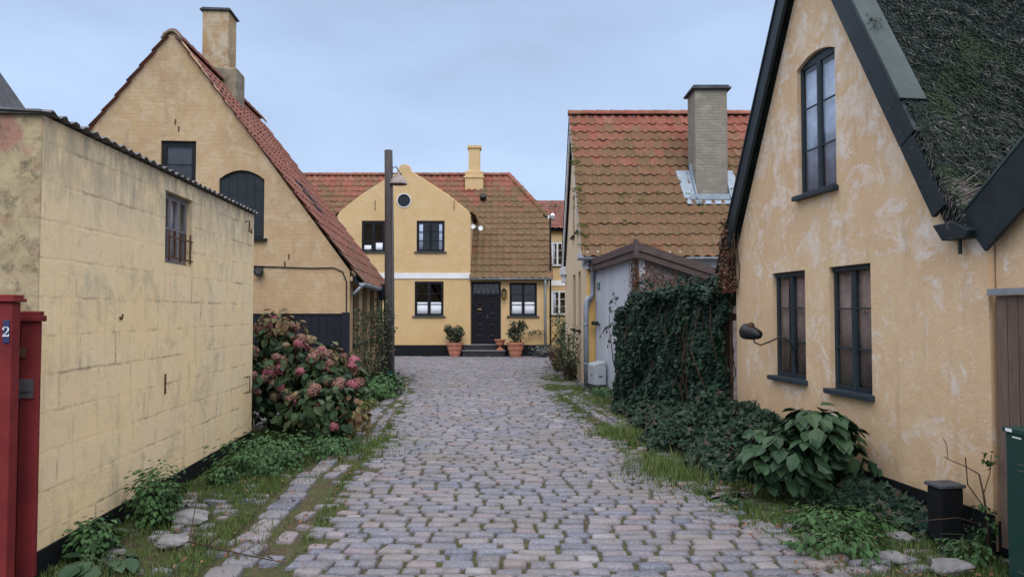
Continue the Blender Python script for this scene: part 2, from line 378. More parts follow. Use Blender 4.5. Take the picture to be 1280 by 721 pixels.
def tag(o, label=None, cat=None, group=None, kind=None):
    for k, v in (('label', label), ('category', cat), ('group', group), ('kind', kind)):
        if v: o[k] = v
    return o
def thing(name, label, cat, loc=(0, 0, 0), rz=0, group=None):
    o = bpy.data.objects.new(name, None); C.objects.link(o); o.location = loc; o.rotation_euler = (0, 0, rz); o.empty_display_size = .2
    return tag(o, label, cat, group)
def struct(o): o['kind'] = 'structure'; return o
FRONT = lambda u, d, v: (u, d, v)
def GABLE(x0=0): return lambda u, d, v: (x0 + d, u, v)
def BACKW(W): return lambda u, d, v: (u, W - d, v)
def ENDW(L): return lambda u, d, v: (L - d, u, v)
def rect(u0, u1, v0, v1): return [(u0, v0), (u1, v0), (u1, v1), (u0, v1)]
def arch(u0, u1, v0, v1, rise, n=8):
    p = [(u0, v0), (u1, v0)]
    for i in range(n + 1):
        t = i / n; p.append((u1 + (u0 - u1) * t, v1 - rise + rise * 4 * t * (1 - t)))
    return p

def window(parent, mp, u0, u1, v0, v1, rec=.09, cols=2, rows=3, fw=.05, mw=.018, mat='frame', sill=None, silld=.07, silla='frame', curtain=None, cur=None, rise=0, name='window', post=.04):
    """frame and muntins as one part; pane, sill and curtain as its sub-parts"""
    m = MB(); d0, d1 = rec, rec + .034
    g = .002
    ou = arch(u0 + g, u1 - g, v0 + g, v1 - g, rise) if rise else rect(u0 + g, u1 - g, v0 + g, v1 - g)
    inn = arch(u0 + fw, u1 - fw, v0 + fw, v1 - fw, rise * .8) if rise else rect(u0 + fw, u1 - fw, v0 + fw, v1 - fw)
    m.wall(ou, [inn], d1 - d0, lambda u, d, v: mp(u, d0 + d, v))
    cw = (u1 - u0 - 2 * fw - (cols - 1) * post) / cols
    for c in range(cols):
        a = u0 + fw + c * (cw + post); b = a + cw; vt = v1 - fw - rise * (.6 if rise else 0)
        if c: m.box(a - post, a, d0 - .005, d1 - .004, v0 + fw * .6, v1 - fw * .7 - rise * .1, mp)
        s_ = .018
        m.wall(rect(a + .002, b - .002, v0 + fw + .002, vt - .002), [rect(a + s_, b - s_, v0 + fw + s_, vt - s_)], .02, lambda u, d, v: mp(u, d0 - .003 + d, v))
        for r in range(1, rows):
            z = v0 + fw + (vt - v0 - fw) * r / rows
            m.box(a + s_, b - s_, d0 + .0, d0 + .012, z - mw / 2, z + mw / 2, mp)
    if rise: m.box(u0 + fw * .6, u1 - fw * .6, d0 - .004, d1 - .005, v1 - fw - rise * .62, v1 - fw - rise * .62 + .04, mp)
    f = m.build(name, MT[mat], parent)
    p = MB(); p.prism(inn, d0 + .010, d0 + .013, mp); p.build('pane', MT['glass'], f)
    if sill:
        q = MB(); q.box(u0 - sill, u1 + sill, -silld, rec + .02, v0 - .035, v0 + .012, mp); q.build('sill', MT[silla], f, bevel=.006)
    if curtain:
        q = MB()
        for (a, b, c, e) in cur:   # folds: wavy sheet with thickness
            n = 22; A = u0 + (u1 - u0) * a; B = u0 + (u1 - u0) * b; z0 = v0 + (v1 - v0) * c; z1 = v0 + (v1 - v0) * e
            pts = [(A + (B - A) * i / n, d1 + .004 + .004 * math.sin(i * 1.9) + .002 * math.sin(i * 4.3)) for i in range(n + 1)]
            vs = [mp(x, y + k, z) for k in (0, .003) for z in (z0, z1) for x, y in pts]
            N = n + 1
            fs = [(i, i + 1, N + i + 1, N + i) for i in range(n)] + [(2 * N + i, 2 * N + i + 1, 3 * N + i + 1, 3 * N + i) for i in range(n)]
            fs += [(i, i + 1, 2 * N + i + 1, 2 * N + i) for i in range(n)] + [(N + i, N + i + 1, 3 * N + i + 1, 3 * N + i) for i in range(n)]
            q.add(vs, fs)
        q.build('curtain', MT[curtain], f, smooth=True)
    return f

def tiles(mb, org, U, V, W, L, tw=.24, tl=.33, jit=.006, clip=None, amp=.046):
    """interlocking pantiles laid in overlapping rows over a slope"""
    org, U, V = Vector(org), Vector(U).normalized(), Vector(V).normalized(); Nn = U.cross(V).normalized()
    if Nn.z < 0: Nn = -Nn
    nc = max(1, round(W / tw)); tw = W / nc; nr = max(1, round(L / tl)); tl = L / nr; K = 7
    for r in range(nr):
        for c in range(nc):
            if clip and not clip((c + .5) * tw, (r + .5) * tl): continue
            j = [ru(-jit, jit) for _ in range(4)]; sh = ru(-.008, .008); vs = []
            for e, (yy, zz) in enumerate(((-.05, .034), (tl, .006))):
                for k in range(K):
                    s_ = k / (K - 1)
                    h = amp * (.5 + .5 * math.cos(2 * math.pi * (s_ * 1.08 - .12))) + (.006 if k == K - 1 else 0)
                    vs.append(org + U * (c * tw + s_ * tw * 1.06 + j[2] * .4) + V * (r * tl + yy + sh) + Nn * (zz + h + j[e] + .012))
            lip = [vs[k] - Nn * .018 for k in range(K)]
            vs += lip
            fs = [(k, k + 1, K + k + 1, K + k) for k in range(K - 1)] + [(k + 1, k, 2 * K + k, 2 * K + k + 1) for k in range(K - 1)]
            mb.add(vs, fs)
def ridge(mb, p0, p1, r=.11, L=.36):
    p0, p1 = Vector(p0), Vector(p1); d = p1 - p0; n = max(1, round(d.length / L)); 
    for i in range(n):
        a = p0 + d * (i / n); b = p0 + d * ((i + 1.12) / n); dr = d.normalized(); sd = dr.cross(Vector((0, 0, 1))).normalized(); up = sd.cross(dr); up = up if up.z > 0 else -up
        vs = []
        for p, rr in ((a, r * 1.07), (b, r * .95)):
            for t in (r, r - .016):
                for k in range(9):
                    an = math.pi * k / 8; q = rr * t / r
                    vs.append(p + sd * math.cos(an) * q + up * (math.sin(an) * q - .03 + ru(-.003, .003)))
        fs = [(k, k + 1, 18 + k + 1, 18 + k) for k in range(8)] + [(9 + k, 9 + k + 1, 27 + k + 1, 27 + k) for k in range(8)] + [(k, k + 1, 9 + k + 1, 9 + k) for k in range(8)] + [(18 + k, 19 + k, 28 + k, 27 + k) for k in range(8)]
        mb.add(vs, fs)
def slab(mb, pts, th):
    """planar polygon given thickness downward along its normal"""
    pts = [Vector(p) for p in pts]; nn = (pts[1] - pts[0]).cross(pts[2] - pts[0]).normalized(); nn = nn if nn.z > 0 else -nn
    n = len(pts); mb.add(pts + [p - nn * th for p in pts], [tuple(range(n)), tuple(range(n, 2 * n))[::-1]] + [(i, (i + 1) % n, n + (i + 1) % n, n + i) for i in range(n)])

# leaves --------------------------------------------------------------
def basis(nrm, spin):
    n = Vector(nrm).normalized(); a = n.orthogonal().normalized(); b = n.cross(a)
    d = a * math.cos(spin) + b * math.sin(spin); return d, n.cross(d), n
IVY = [(0, 0), (.42, -.12), (.30, .28), (.62, .52), (.24, .60), (0, 1.0), (-.24, .60), (-.62, .52), (-.30, .28), (-.42, -.12)]
def leaf(mb, p, nrm, size, spin, kind='oval', droop=None):
    d, s_, n = basis(nrm, spin)
    if droop is not None:          # leaf tip pointing down the given direction
        dv = Vector(droop); dv = dv - n * dv.dot(n)
        if dv.length > 1e-3: d = dv.normalized(); d = (d + s_ * math.sin(spin) * .7).normalized(); s_ = n.cross(d)
    p = Vector(p)
    if kind == 'ivy':
        vs = [p + d * y * size + s_ * x * size - n * abs(x) * size * .25 for x, y in IVY]
        mb.add(vs, [(0, 1, 2, 3, 4, 5), (0, 5, 6, 7, 8, 9)])
    elif kind == 'oval':
        w_ = size * .33
        vs = [p, p + d * size * .35 + s_ * w_ + n * size * .06, p + d * size * .72 + s_ * w_ * .75 + n * size * .03, p + d * size - n * size * .10,
              p + d * size * .72 - s_ * w_ * .75 + n * size * .03, p + d * size * .35 - s_ * w_ + n * size * .06, p + d * size * .5 - n * size * .04]
        mb.add(vs, [(0, 1, 6), (1, 2, 6), (2, 3, 6), (3, 4, 6), (4, 5, 6), (5, 0, 6)])
    elif kind == 'petal':
        vs = [p, p + d * size * .6 + s_ * size * .45, p + d * size, p + d * size * .6 - s_ * size * .45]
        mb.add(vs, [(0, 1, 2), (0, 2, 3)])
def rdir(up=0.):
    v = Vector((random.gauss(0, 1), random.gauss(0, 1), random.gauss(0, 1))).normalized(); v.z += up; return v.normalized()
def fol(mb, c, rad, n, size, kind='oval', up=.3, shell=.55, noise_amt=.3, sc=2.2, zmin=.02):
    """leaves through an uneven ellipsoid, denser towards its skin"""
    c = Vector(c)
    for _ in range(n):
        u = rdir(); k = shell + (1 - shell) * rnd() ** .5
        k *= 1 + noise_amt * 1.6 * noise.noise(Vector((u.x * sc + c.x * 3, u.y * sc + c.y, u.z * sc)))
        p = c + Vector((u.x * rad[0] * k, u.y * rad[1] * k, u.z * rad[2] * k))
        if p.z < zmin: continue
        nn = (u * .8 + rdir() * .6 + Vector((0, 0, up))).normalized()
        leaf(mb, p, nn, size * ru(.6, 1.25), rnd() * 6.28, kind, droop=(u.x * .5, u.y * .5, -.7))
def stems(mb, base, tips, r=.008):
    for t in tips:
        b = Vector(base) + Vector((ru(-.08, .08), ru(-.08, .08), 0)); t = Vector(t); m_ = (b + t) / 2 + Vector((ru(-.08, .08), ru(-.08, .08), ru(0, .1)))
        mb.tube([b, m_, t], [r, r * .8, r * .4], 5)

# ------------------------------------------------------------------ ground, cobbles, kerb
def lerp(tab, y):
    if y <= tab[0][0]: return tab[0][1]
    for (a, b), (c, d) in zip(tab, tab[1:]):
        if y <= c: return b + (d - b) * (y - a) / (c - a)
    return tab[-1][1]
XL = [(2, -1.25), (4.5, -1.42), (8.3, -1.62), (12, -1.92), (16, -2.35), (18, -2.9), (19.5, -5), (21, -9), (26, -10)]
XR = [(2, 2.2), (4.5, 1.95), (5.7, 1.62), (8, 1.25), (12, .78), (15, .62), (18, .62), (20.5, .75), (22, 1.25), (26, 1.6)]
WL = [(2, -2.7), (4.3, -2.83), (8.74, -3.14), (8.8, -4.6), (12.5, -4.8), (12.6, -2.9), (18.6, -3.35), (18.7, -9.4), (26, -10)]
WR = [(2, 3.4), (8.44, 2.63), (8.6, 2.6), (11.6, 1.95), (12.5, 2.2), (14.9, 1.7), (15, 1.5), (21, 1.5), (22, 3), (26, 3.5)]
g = MB()
n = 60
def gz(x, y): return -.03
g.add([(-300, -100, -.03), (300, -100, -.03), (300, 600, -.03), (-300, 600, -.03)], [(0, 1, 2, 3)])
struct(g.build('ground', MT['soil'], recalc=False))

def stone(mb, cx, cy, w_, d_, h=.02, rot=0, z=0.):
    ca, sa = math.cos(rot), math.sin(rot); tx, ty = ru(-.035, .035), ru(-.04, .04)
    ring = []; K = 10; q = ru(.22, .42)
    an = [2 * math.pi * (k + .5) / K for k in range(K)]
    base = []
    for a in an:
        x = math.copysign(abs(math.cos(a)) ** q, math.cos(a)); y = math.copysign(abs(math.sin(a)) ** q, math.sin(a))
        base.append((x * (1 + ru(-.13, .03)), y * (1 + ru(-.17, .05))))
    vs = []
    for s_, zz in ((1.0, -.04), (.985, -.008), (.945, .55 * h), (.84, .92 * h)):
        for x, y in base:
            X = x * w_ / 2 * s_; Y = y * d_ / 2 * s_
            vs.append((cx + X * ca - Y * sa, cy + X * sa + Y * ca, z + zz + X * tx + Y * ty + ru(-.0015, .0015)))
    vs.append((cx, cy, z + h))
    fs = [(i * K + k, i * K + (k + 1) % K, (i + 1) * K + (k + 1) % K, (i + 1) * K + k) for i in range(3) for k in range(K)] + [(3 * K + k, 3 * K + (k + 1) % K, 4 * K) for k in range(K)]
    mb.add(vs, fs)

cb = MB(); cs = MB(); y = 2.2
KX = [(2, -1.58), (4.5, -1.66), (6.7, -1.86), (9, -1.92), (14, -2.22), (18, -2.75)]
while y < 25.7:
    dep = ru(.102, .135)
    xl, xr = lerp(XL, y), lerp(XR, y); a, b = lerp(WL, y), lerp(WR, y)
    x = a + rnd() * .2
    while x < b:
        inside = xl < x < xr
        w_ = ru(.11, .21) + (rnd() ** 2) * .13
        cx = x + w_ / 2; bend = .035 * (cx - .1) ** 2 * (1 if y < 18 else 0) + .03 * math.sin(cx * 1.7 + y * .6)
        rot = .07 * (cx - .1) * (1 if y < 18 else 0) + ru(-.04, .04)
        kx = lerp(KX, y)
        if abs(cx - kx) < .27 and y < 18: x += w_; continue
        if inside:
            camber = .03 * (1 - ((cx - (xl + xr) / 2) / ((xr - xl) / 2)) ** 2) if y < 18 else 0
            stone(cb, cx, y + dep / 2 + bend, w_ - ru(.004, .014), dep - ru(.004, .018), ru(.010, .020), rot, camber + ru(-.007, .006))
        elif rnd() < .5:
            stone(cb, cx + ru(-.03, .03), y + dep / 2 + bend, w_ - ru(.03, .07), dep - ru(.03, .06), ru(.01, .03), rot + ru(-.25, .25), -.012 + ru(-.012, .004))
        x += w_
    y += dep
bd = MB(); bd.smooth = True; vs = []
for j in range(97):
    yy = 2 + 24 * j / 96; xl, xr = lerp(XL, yy), lerp(XR, yy)
    for i in range(21):
        t = -1.06 + 2.12 * i / 20; cz = .03 * (1 - t * t) if yy < 18 else 0
        vs.append(((xl + xr) / 2 + (xr - xl) / 2 * t, yy, cz - .009 + .005 * noise.noise(Vector((t * 8, yy * 3, 0))) - (.02 if abs(t) > 1 else 0)))
bd.add(vs, [(j * 21 + i, j * 21 + i + 1, j * 21 + i + 22, j * 21 + i + 21) for j in range(96) for i in range(20)])
struct(bd.build('road_bed', MT['soil'], smooth=True))
struct(cb.build('cobbled_road', MT['cobble'], smooth=True, recalc=False))
y = 2.3
while y < 18:
    L_ = ru(.18, .36); kx = lerp(KX, y)
    if rnd() < .86: stone(cs, kx + ru(-.03, .03) - .07, y + L_ / 2, ru(.17, .23), L_ - .03, .010, ru(-.12, .04), ru(-.012, -.002))
    if rnd() < .62: stone(cs, kx + ru(-.03, .03) + .14, y + L_ / 2, ru(.11, .17), L_ - .04, .010, ru(-.15, .06), ru(-.014, -.004))
    y += L_
for k in range(26):           # edging rows on the right and the curved kerb by the bushes
    t = k / 25; stone(cs, 1.75 - .75 * t + .02, 7.2 + t * 6.2, .15, .22, .015, .12, -.005); stone(cs, 1.95 - .75 * t, 7.2 + t * 6.2, .15, .22, .015, .12, -.008)
for rr in (.75, .95):
    for k in range(16):
        t = R(100 + k * 12); stone(cs, 1.35 + rr * math.cos(t), 17.0 + rr * 1.5 * math.sin(t), .12, .24, .02, t, .0)
struct(cs.build('stone_kerb', MT['kerbstone'], smooth=True, recalc=False))

# ------------------------------------------------------------------ left block shed
SH = R(90 + math.degrees(math.atan(.071)))
shed = thing('block_shed', 'low yellow painted block outbuilding with grey streaks, beside the red gate', 'shed', (-2.83, 4.3, 0), SH)
SL, SW, SHH = 4.46, 3.6, 2.74
whole = rect(1.83, 2.44, 1.98, 2.60)
m = MB()
m.wall(rect(0, SL, 0, SHH), [whole], .22, FRONT)
m.wall(rect(.22, SW, 0, SHH), [], .22, GABLE(0)); m.wall(rect(.22, SW, 0, SHH), [], .22, ENDW(SL)); m.wall(rect(.22, SL - .22, 0, SHH), [], .22, BACKW(SW))
# the near end wall lip that closes flush with the front wall is left 3 mm back
wl = m.build('wall', MT['shed'], shed)
m = MB()   # corrugated eternit roof, ends seen as a scalloped edge
nx = 150
for side in (0,):
    vs = []; 
    for yy, zz in ((-.05, 2.765), (SW + .05, 2.90)):
        for k in range(nx + 1):
            x = -.04 + (SL + .06) * k / nx
            vs.append((x, yy + ru(-.008, .008), zz + .014 * math.sin(x * 2 * math.pi / .13) + ru(-.003, .003)))
    for yy, zz in ((-.05, 2.759), (SW + .05, 2.894)):
        for k in range(nx + 1):
            x = -.04 + (SL + .06) * k / nx
            vs.append((x, yy, zz + .014 * math.sin(x * 2 * math.pi / .13)))
    N = nx + 1
    fs = [(k, k + 1, N + k + 1, N + k) for k in range(nx)] + [(2 * N + k, 2 * N + k + 1, 3 * N + k + 1, 3 * N + k) for k in range(nx)] + [(k, k + 1, 2 * N + k + 1, 2 * N + k) for k in range(nx)] + [(N + k, N + k + 1, 3 * N + k + 1, 3 * N + k) for k in range(nx)]
    m.add(vs, fs)
m.box(-.03, .10, .0, SW, 2.742, 2.77)
m.build('roof', simple('dark_corrugated_sheet', (.15, .15, .155), .9, .2, .4, 7, bump=.5), shed)
m = MB(); m.box(.004, SL, -.015, .0, .0, .13); m.build('plinth', MT['plinth'], shed)
rotten = wood('bare_grey_window_wood', (.16, .15, .16), (.30, .29, .30))
MT['rotten'] = rotten
wf = window(shed, FRONT, 1.83, 2.44, 1.98, 2.60, rec=.05, cols=3, rows=2, fw=.035, mat='rotten', post=.03, curtain='drape', cur=[(.05, .5, .03, .5), (.55, .75, .03, .9)])
m = MB()
for k in range(5): m.box(1.9 + k * .12, 1.912 + k * .12, -.012, .0, 2.0 + .02 * (k % 2), 2.27)
m.box(1.84, 2.43, -.016, -.012, 2.02, 2.035); m.box(1.84, 2.43, -.016, -.012, 2.2, 2.215); m.build('guard_bars', MT['rust'], wf)
m = MB(); m.box(.8, SL - .8, .6, SW - .5, .02, .06); m.build('floor', MT['room'], shed)
for (a, z, l_) in ((1.86, .86, .17), (4.12, 2.5, .0)):
    m = MB()
    if l_: m.box(a, a + .02, -.01, -.002, z, z + l_)
    else: m.tube([(a, 0, z + .12), (a - .02, -.05, z + .12), (a - .03, -.05, z), (a + .04, -.06, z - .01), (a + .05, -.05, z + .04)], .009, 6)
    m.build('rusty_fitting', MT['rust'], shed)
for q in (0, .12): m = MB(); m.tube([(4.12 + q, 0, .80), (4.12 + q, -.07, .80), (4.12 + q, -.07, .62), (4.12 + q, 0, .62)], .006, 6); m.build('iron_staple', MT['iron'], shed)
m = MB()
m.tube([(1.02, -.008, 1.52), (1.05, -.009, 1.50), (1.07, -.008, 1.54)], .006, 5); m.build('nail', MT['rust'], shed)

# ------------------------------------------------------------------ red gate with number
gt = thing('red_gate', 'dark red plank gate with letter slot and numbered post beside the block shed', 'gate', (-2.918, 4.16, 0), R(4))
m = MB()
for k in range(4): m.box(-.235 + k * .105, -.235 + k * .105 + .10, 0, .035, .04, 1.50)
m.build('gate_panel', MT['red'], gt, bevel=.006)
m = MB(); m.box(-.25, .195, -.02, .055, 1.50, 1.535); m.box(-.24, .185, -.008, .045, 1.535, 1.56); m.build('top_rail', MT['red'], gt, bevel=.005)
m = MB(); m.box(-.06, .16, -.012, -.001, 1.06, 1.17); m.box(-.05, .15, -.022, -.012, 1.10, 1.16); m.build('letter_slot', MT['steel'], gt)
m = MB(); m.box(.06, .115, -.01, -.001, 1.295, 1.35); m.build('lock_plate', MT['rust'], gt)
m = MB(); m.box(-.05, .155, -.21, -.13, .0, 1.61); m.build('gate_post', MT['red'], gt, bevel=.006)
m = MB(); m.box(-.07, .175, -.23, -.11, 1.611, 1.63); m.box(-.06, .165, -.22, -.12, 1.63, 1.65); m.build('post_cap', MT['red'], gt, bevel=.004)
m = MB(); m.box(.112, .146, -.217, -.211, 1.385, 1.51)
pl = m.build('number_plate', MT['platebl'], gt, bevel=.002)
def text_mesh(s, size, mat, parent, loc, rot, name, ext=.001):
    cu = bpy.data.curves.new(name, 'FONT'); cu.body = s; cu.size = size; cu.extrude = ext; cu.align_x = 'CENTER'; cu.align_y = 'CENTER'
    o = bpy.data.objects.new('tmp', cu); C.objects.link(o); dg = bpy.context.evaluated_depsgraph_get(); me = bpy.data.meshes.new_from_object(o.evaluated_get(dg)); bpy.data.objects.remove(o)
    me.name = name; me.materials.clear(); me.materials.append(mat); o = bpy.data.objects.new(name, me); C.objects.link(o); o.parent = parent; o.location = loc; o.rotation_euler = rot; return o
m = MB()
def numeral2(mb, cx, cz, s_, y):      # a serifed figure 2 built as one ribbon
    pts = [(-.30, .24, .05), (-.27, .36, .075), (-.10, .46, .06), (.10, .44, .075), (.24, .30, .13), (.22, .12, .13), (.05, -.10, .09), (-.16, -.27, .06), (-.30, -.40, .04)]
    L_ = []; R_ = []
    for i, (x, z, w_) in enumerate(pts):
        a = pts[max(0, i - 1)]; b = pts[min(len(pts) - 1, i + 1)]; dx, dz = b[0] - a[0], b[1] - a[1]; q = math.hypot(dx, dz); nx, nz = -dz / q, dx / q
        L_.append((x + nx * w_ / 2, z + nz * w_ / 2)); R_.append((x - nx * w_ / 2, z - nz * w_ / 2))
    for i in range(len(pts) - 1):
        mb.prism([(cx + x * s_, cz + z * s_) for x, z in (L_[i], L_[i + 1], R_[i + 1], R_[i])], y, y - .002, FRONT)
    mb.prism([(cx + x * s_, cz + z * s_) for x, z in ((-.33, -.47), (.30, -.47), (.34, -.22), (.29, -.22), (.24, -.34), (-.2, -.34), (-.33, -.42))], y - .0005, y - .0025, FRONT)
    mb.lathe([(.0, .0), (.085 * s_, 0), (.085 * s_, -.0022), (0, -.0022)], (cx - .23 * s_, y, cz + .25 * s_), 10, 'y')
numeral2(m, .129, 1.4475, .056, -.2175); m.build('numeral', MT['white'], pl, recalc=True)
m = MB(); m.box(-.10, .36, .145, .147, 0, .01); 

# ------------------------------------------------------------------ neighbour's black gable far left
nb = thing('neighbour_house', 'black steep gable edge of a house behind the shed at far left', 'house', (-13.36, 9.6, 0), 0)
m = MB(); m.wall([(0, 0), (5.9, 0), (5.9, 3.2), (2.95, 7.3), (0, 3.2)], [], .2, FRONT); m.box(0, .2, .2, 2.8, 0, 3.1); m.box(5.7, 5.9, .2, 2.8, 0, 3.1)
m.build('wall', MT['black'], nb)
m = MB()
for sx, e in ((1, 6.35), (-1, -.45)):
    slab(m, [(2.95, -.25, 7.55), (2.95, 3.2, 7.55), (e, 3.2, 2.82), (e, -.25, 2.82)], .12)
m.build('roof', MT['slate'], nb)
m = MB(); m.beam((2.95, -.28, 7.5), (6.38, -.28, 2.75), .04, .3, (0, -1, 0)); m.beam((2.95, -.285, 7.5), (-.48, -.285, 2.75), .04, .3, (0, -1, 0)); m.build('bargeboard', MT['black'], nb)

# ------------------------------------------------------------------ left house
LR = R(90 + math.degrees(math.atan(.079)))
lh = thing('gabled_house', 'ochre gabled cottage with red tiled roof behind the block shed, arched dark hatch', 'house', (-2.89, 12.8, 0), LR)
LL, LW = 5.8, 6.24; EZ, AZ = 2.30, 6.38
hatch = arch(1.50, 2.28, 2.86, 4.07, .16)
upw = rect(2.68, 3.28, 3.75, 4.57)
m = MB()
m.wall([(0, 0), (LW, 0), (LW, EZ), (LW / 2 + .14, AZ), (LW / 2 - .14, AZ), (0, EZ)], [hatch, upw], .24, GABLE(0))
swin = [(.45 + i * 1.32, .45 + i * 1.32 + .82) for i in range(4)]
m.wall(rect(.24, LL - .24, 0, EZ - .02), [rect(a, b, .95, 2.08) for a, b in swin], .24, FRONT)
m.wall(rect(.24, LL - .24, 0, EZ - .02), [], .24, BACKW(LW))
m.wall([(0, 0), (LW, 0), (LW, EZ), (LW / 2, AZ), (0, EZ)], [], .24, ENDW(LL))
m.build('wall', MT['st_left'], lh)
m = MB(); m.box(.002, LL, -.02, .0, 0, .22); m.box(-.02, .0, -.02, LW, 0, .22); m.build('plinth', MT['plinth'], lh)
m = MB(); m.box(.3, LL - .3, .3, LW - .3, 2.2, 2.24); m.box(.3, LL - .3, .3, LW - .3, .02, .05); m.build('floor', MT['room'], lh)
sl = (AZ - EZ) / (LW / 2); ln = math.hypot(1, sl); Vv = Vector((0, 1 / ln, sl / ln)); Vb = Vector((0, -1 / ln, sl / ln)); SLn = ln * LW / 2
m = MB(); ov = .30
m.k = 1
e0 = Vector((-.06, 0, EZ + .02)) - Vv * ov; 
slab(m, [(.03, e0.y, e0.z), (LL + .06, e0.y, e0.z), (LL + .06, LW / 2, AZ + .04), (.03, LW / 2, AZ + .04)], .07)
slab(m, [(.03, LW - e0.y, e0.z), (LL + .06, LW - e0.y, e0.z), (LL + .06, LW / 2, AZ + .04), (.03, LW / 2, AZ + .04)], .07)
m.k = 0
tiles(m, (-.09, e0.y, e0.z + .01), (1, 0, 0), Vv, LL + .18, SLn + ov - .03)
tiles(m, (-.09, LW - e0.y, e0.z + .01), (1, 0, 0), Vb, LL + .18, SLn + ov - .03)
ridge(m, (.0, LW / 2, AZ + .08), (LL + .1, LW / 2, AZ + .11), .13)
rf = m.build('roof', [MT['tile_red'], MT['black']], lh)
m = MB()   # rounded gable tip with cement verge
m.tube([(-.04, LW / 2 + .16, AZ - .02), (-.04, LW / 2 + .11, AZ + .08), (-.04, LW / 2 + .03, AZ + .125), (-.04, LW / 2 - .05, AZ + .12), (-.04, LW / 2 - .13, AZ + .05), (-.04, LW / 2 - .17, AZ - .04)], .028, 8)
m.build('gable_tip', MT['chimlow'], lh, smooth=True)
m = MB(); m.wall([(LW / 2 + .14, AZ - .01), (LW / 2 + .10, AZ + .06), (LW / 2, AZ + .10), (LW / 2 - .10, AZ + .06), (LW / 2 - .14, AZ - .01)], [], .2, GABLE(0)); m.build('gable_crown', MT['st_left'], lh)
# skylight
c0 = Vector((2.1, 0, EZ)) + Vv * 2.0
m = MB()
for a in (0, .5): m.beam(Vector((1.7 + a, 0, EZ + .1)) + Vv * 1.55, Vector((1.7 + a, 0, EZ + .1)) + Vv * 2.25, .05, .12, (0, -sl, 1))
for a in (1.55, 2.25): m.beam(Vector((1.7, 0, EZ + .1)) + Vv * a, Vector((2.2, 0, EZ + .1)) + Vv * a, .05, .12, (0, -sl, 1))
sk = m.build('skylight', MT['iron'], rf)
m = MB(); slab(m, [Vector((1.7, 0, EZ + .13)) + Vv * 1.55, Vector((2.2, 0, EZ + .13)) + Vv * 1.55, Vector((2.2, 0, EZ + .13)) + Vv * 2.25, Vector((1.7, 0, EZ + .13)) + Vv * 2.25], .02); m.build('pane', MT['frameblk'], sk)
# chimney on the ridge
m = MB(); cx = 2.75; cy = LW / 2 + .07
m.box(cx - .27, cx + .27, cy - .27, cy + .27, AZ + .2, AZ + 1.55); m.build('chimney', MT['chim'], lh, bevel=.01)
ch = C.objects[-1] if False else None
chim = [o for o in lh.children if o.name.startswith('chimney')][0]
m = MB(); m.box(cx - .31, cx + .31, cy - .46, cy + .29, AZ - .95, AZ + .35)
v = m.v; 
m.build('chimney_base', MT['chimlow'], chim, bevel=.05)
m = MB(); m.box(cx - .32, cx + .32, cy - .32, cy + .32, AZ + 1.55, AZ + 1.585); m.box(cx - .29, cx + .29, cy - .29, cy + .29, AZ + 1.585, AZ + 1.62); m.build('chimney_cap', MT['slate'], chim, bevel=.01)
# eave cornice, gutter
m = MB(); m.box(.03, LL, -.10, -.0, EZ - .10, EZ - .0); m.box(.015, LL, -.05, -.001, EZ - .18, EZ - .101); m.build('cornice', MT['st_left'], lh)
m = MB(); gy, gzz = e0.y - .05, e0.z - .01
def gutter(mb, x0, x1, y, z, r=.06, axis='x'):
    vs = []; K = 9
    for x in (x0, x1):
        for rr in (r, r - .006):
            for k in range(K):
                a = math.pi + math.pi * k / (K - 1); q = (rr * math.cos(a), rr * math.sin(a))
                vs.append((x, y + q[0], z + q[1]))
    fs = [(k, k + 1, 2 * K + k + 1, 2 * K + k) for k in range(K - 1)] + [(K + k, K + k + 1, 3 * K + k + 1, 3 * K + k) for k in range(K - 1)] + [(k, k + 1, K + k + 1, K + k) for k in range(K - 1)] + [(2 * K + k, 2 * K + k + 1, 3 * K + k + 1, 3 * K + k) for k in range(K - 1)]
    fs += [(0, K, 3 * K, 2 * K), (K - 1, 2 * K - 1, 4 * K - 1, 3 * K - 1)]
    mb.add(vs, fs); mb.add([vs[k] for k in range(K)], [tuple(range(K))]); mb.add([vs[2 * K + k] for k in range(K)], [tuple(range(K))])
gutter(m, -.1, LL + .05, gy, gzz + .01)
m.tube([(-.06, gy, gzz - .03), (-.04, gy + .12, gzz - .16), (.03, -.05, gzz - .2)], .03, 8)
m.build('gutter', MT['zinc'], lh, smooth=True)
m = MB(); m.tube([(5.72, gy, gzz - .04), (5.72, gy + .05, gzz - .2), (5.72, -.08, 1.9), (5.72, -.08, .05)], .035, 8); m.build('downpipe', MT['frameblk'], lh, smooth=True)
m = MB(); m.wall(hatch, [], .05, lambda u, d, v: (.06 + d, u, v)); hs = m.build('hatch', MT['board'], lh)
m = MB()
for k in range(5): m.box(.052, .059, 1.53 + k * .15, 1.66 + k * .15, 2.90, 3.98 - (.05 if k in (0, 4) else 0)) 
m.build('hatch_board', MT['board'], hs, bevel=.004)
m = MB(); m.box(-.08, .06, 1.44, 2.30, 2.82, 2.86); m.build('sill', MT['frameblk'], hs)
w1 = window(lh, GABLE(0), 2.68, 3.28, 3.75, 4.57, rec=.05, cols=1, rows=2, fw=.07, mat='frameblk', curtain='room', cur=[(0.05, .95, .02, .98)])  # no real curtain: dark sheet behind the pane stands in for the unlit room
for a, b in swin: window(lh, FRONT, a, b, .95, 2.08, rec=.10, cols=2, rows=3, mat='frameblk', sill=.03, silla='frameblk', curtain='drape', cur=[(.05, .3, .03, .95), (.7, .95, .03, .95)])
for (yy, zz) in ((3.03, 4.86), (2.97, 4.74), (2.98, 2.45), (1.05, 2.5), (1.12, 2.37)): m = MB(); m.box(-.012, -.0, yy, yy + .022, zz, zz + .09); m.build('wall_anchor', MT['rust'], lh)
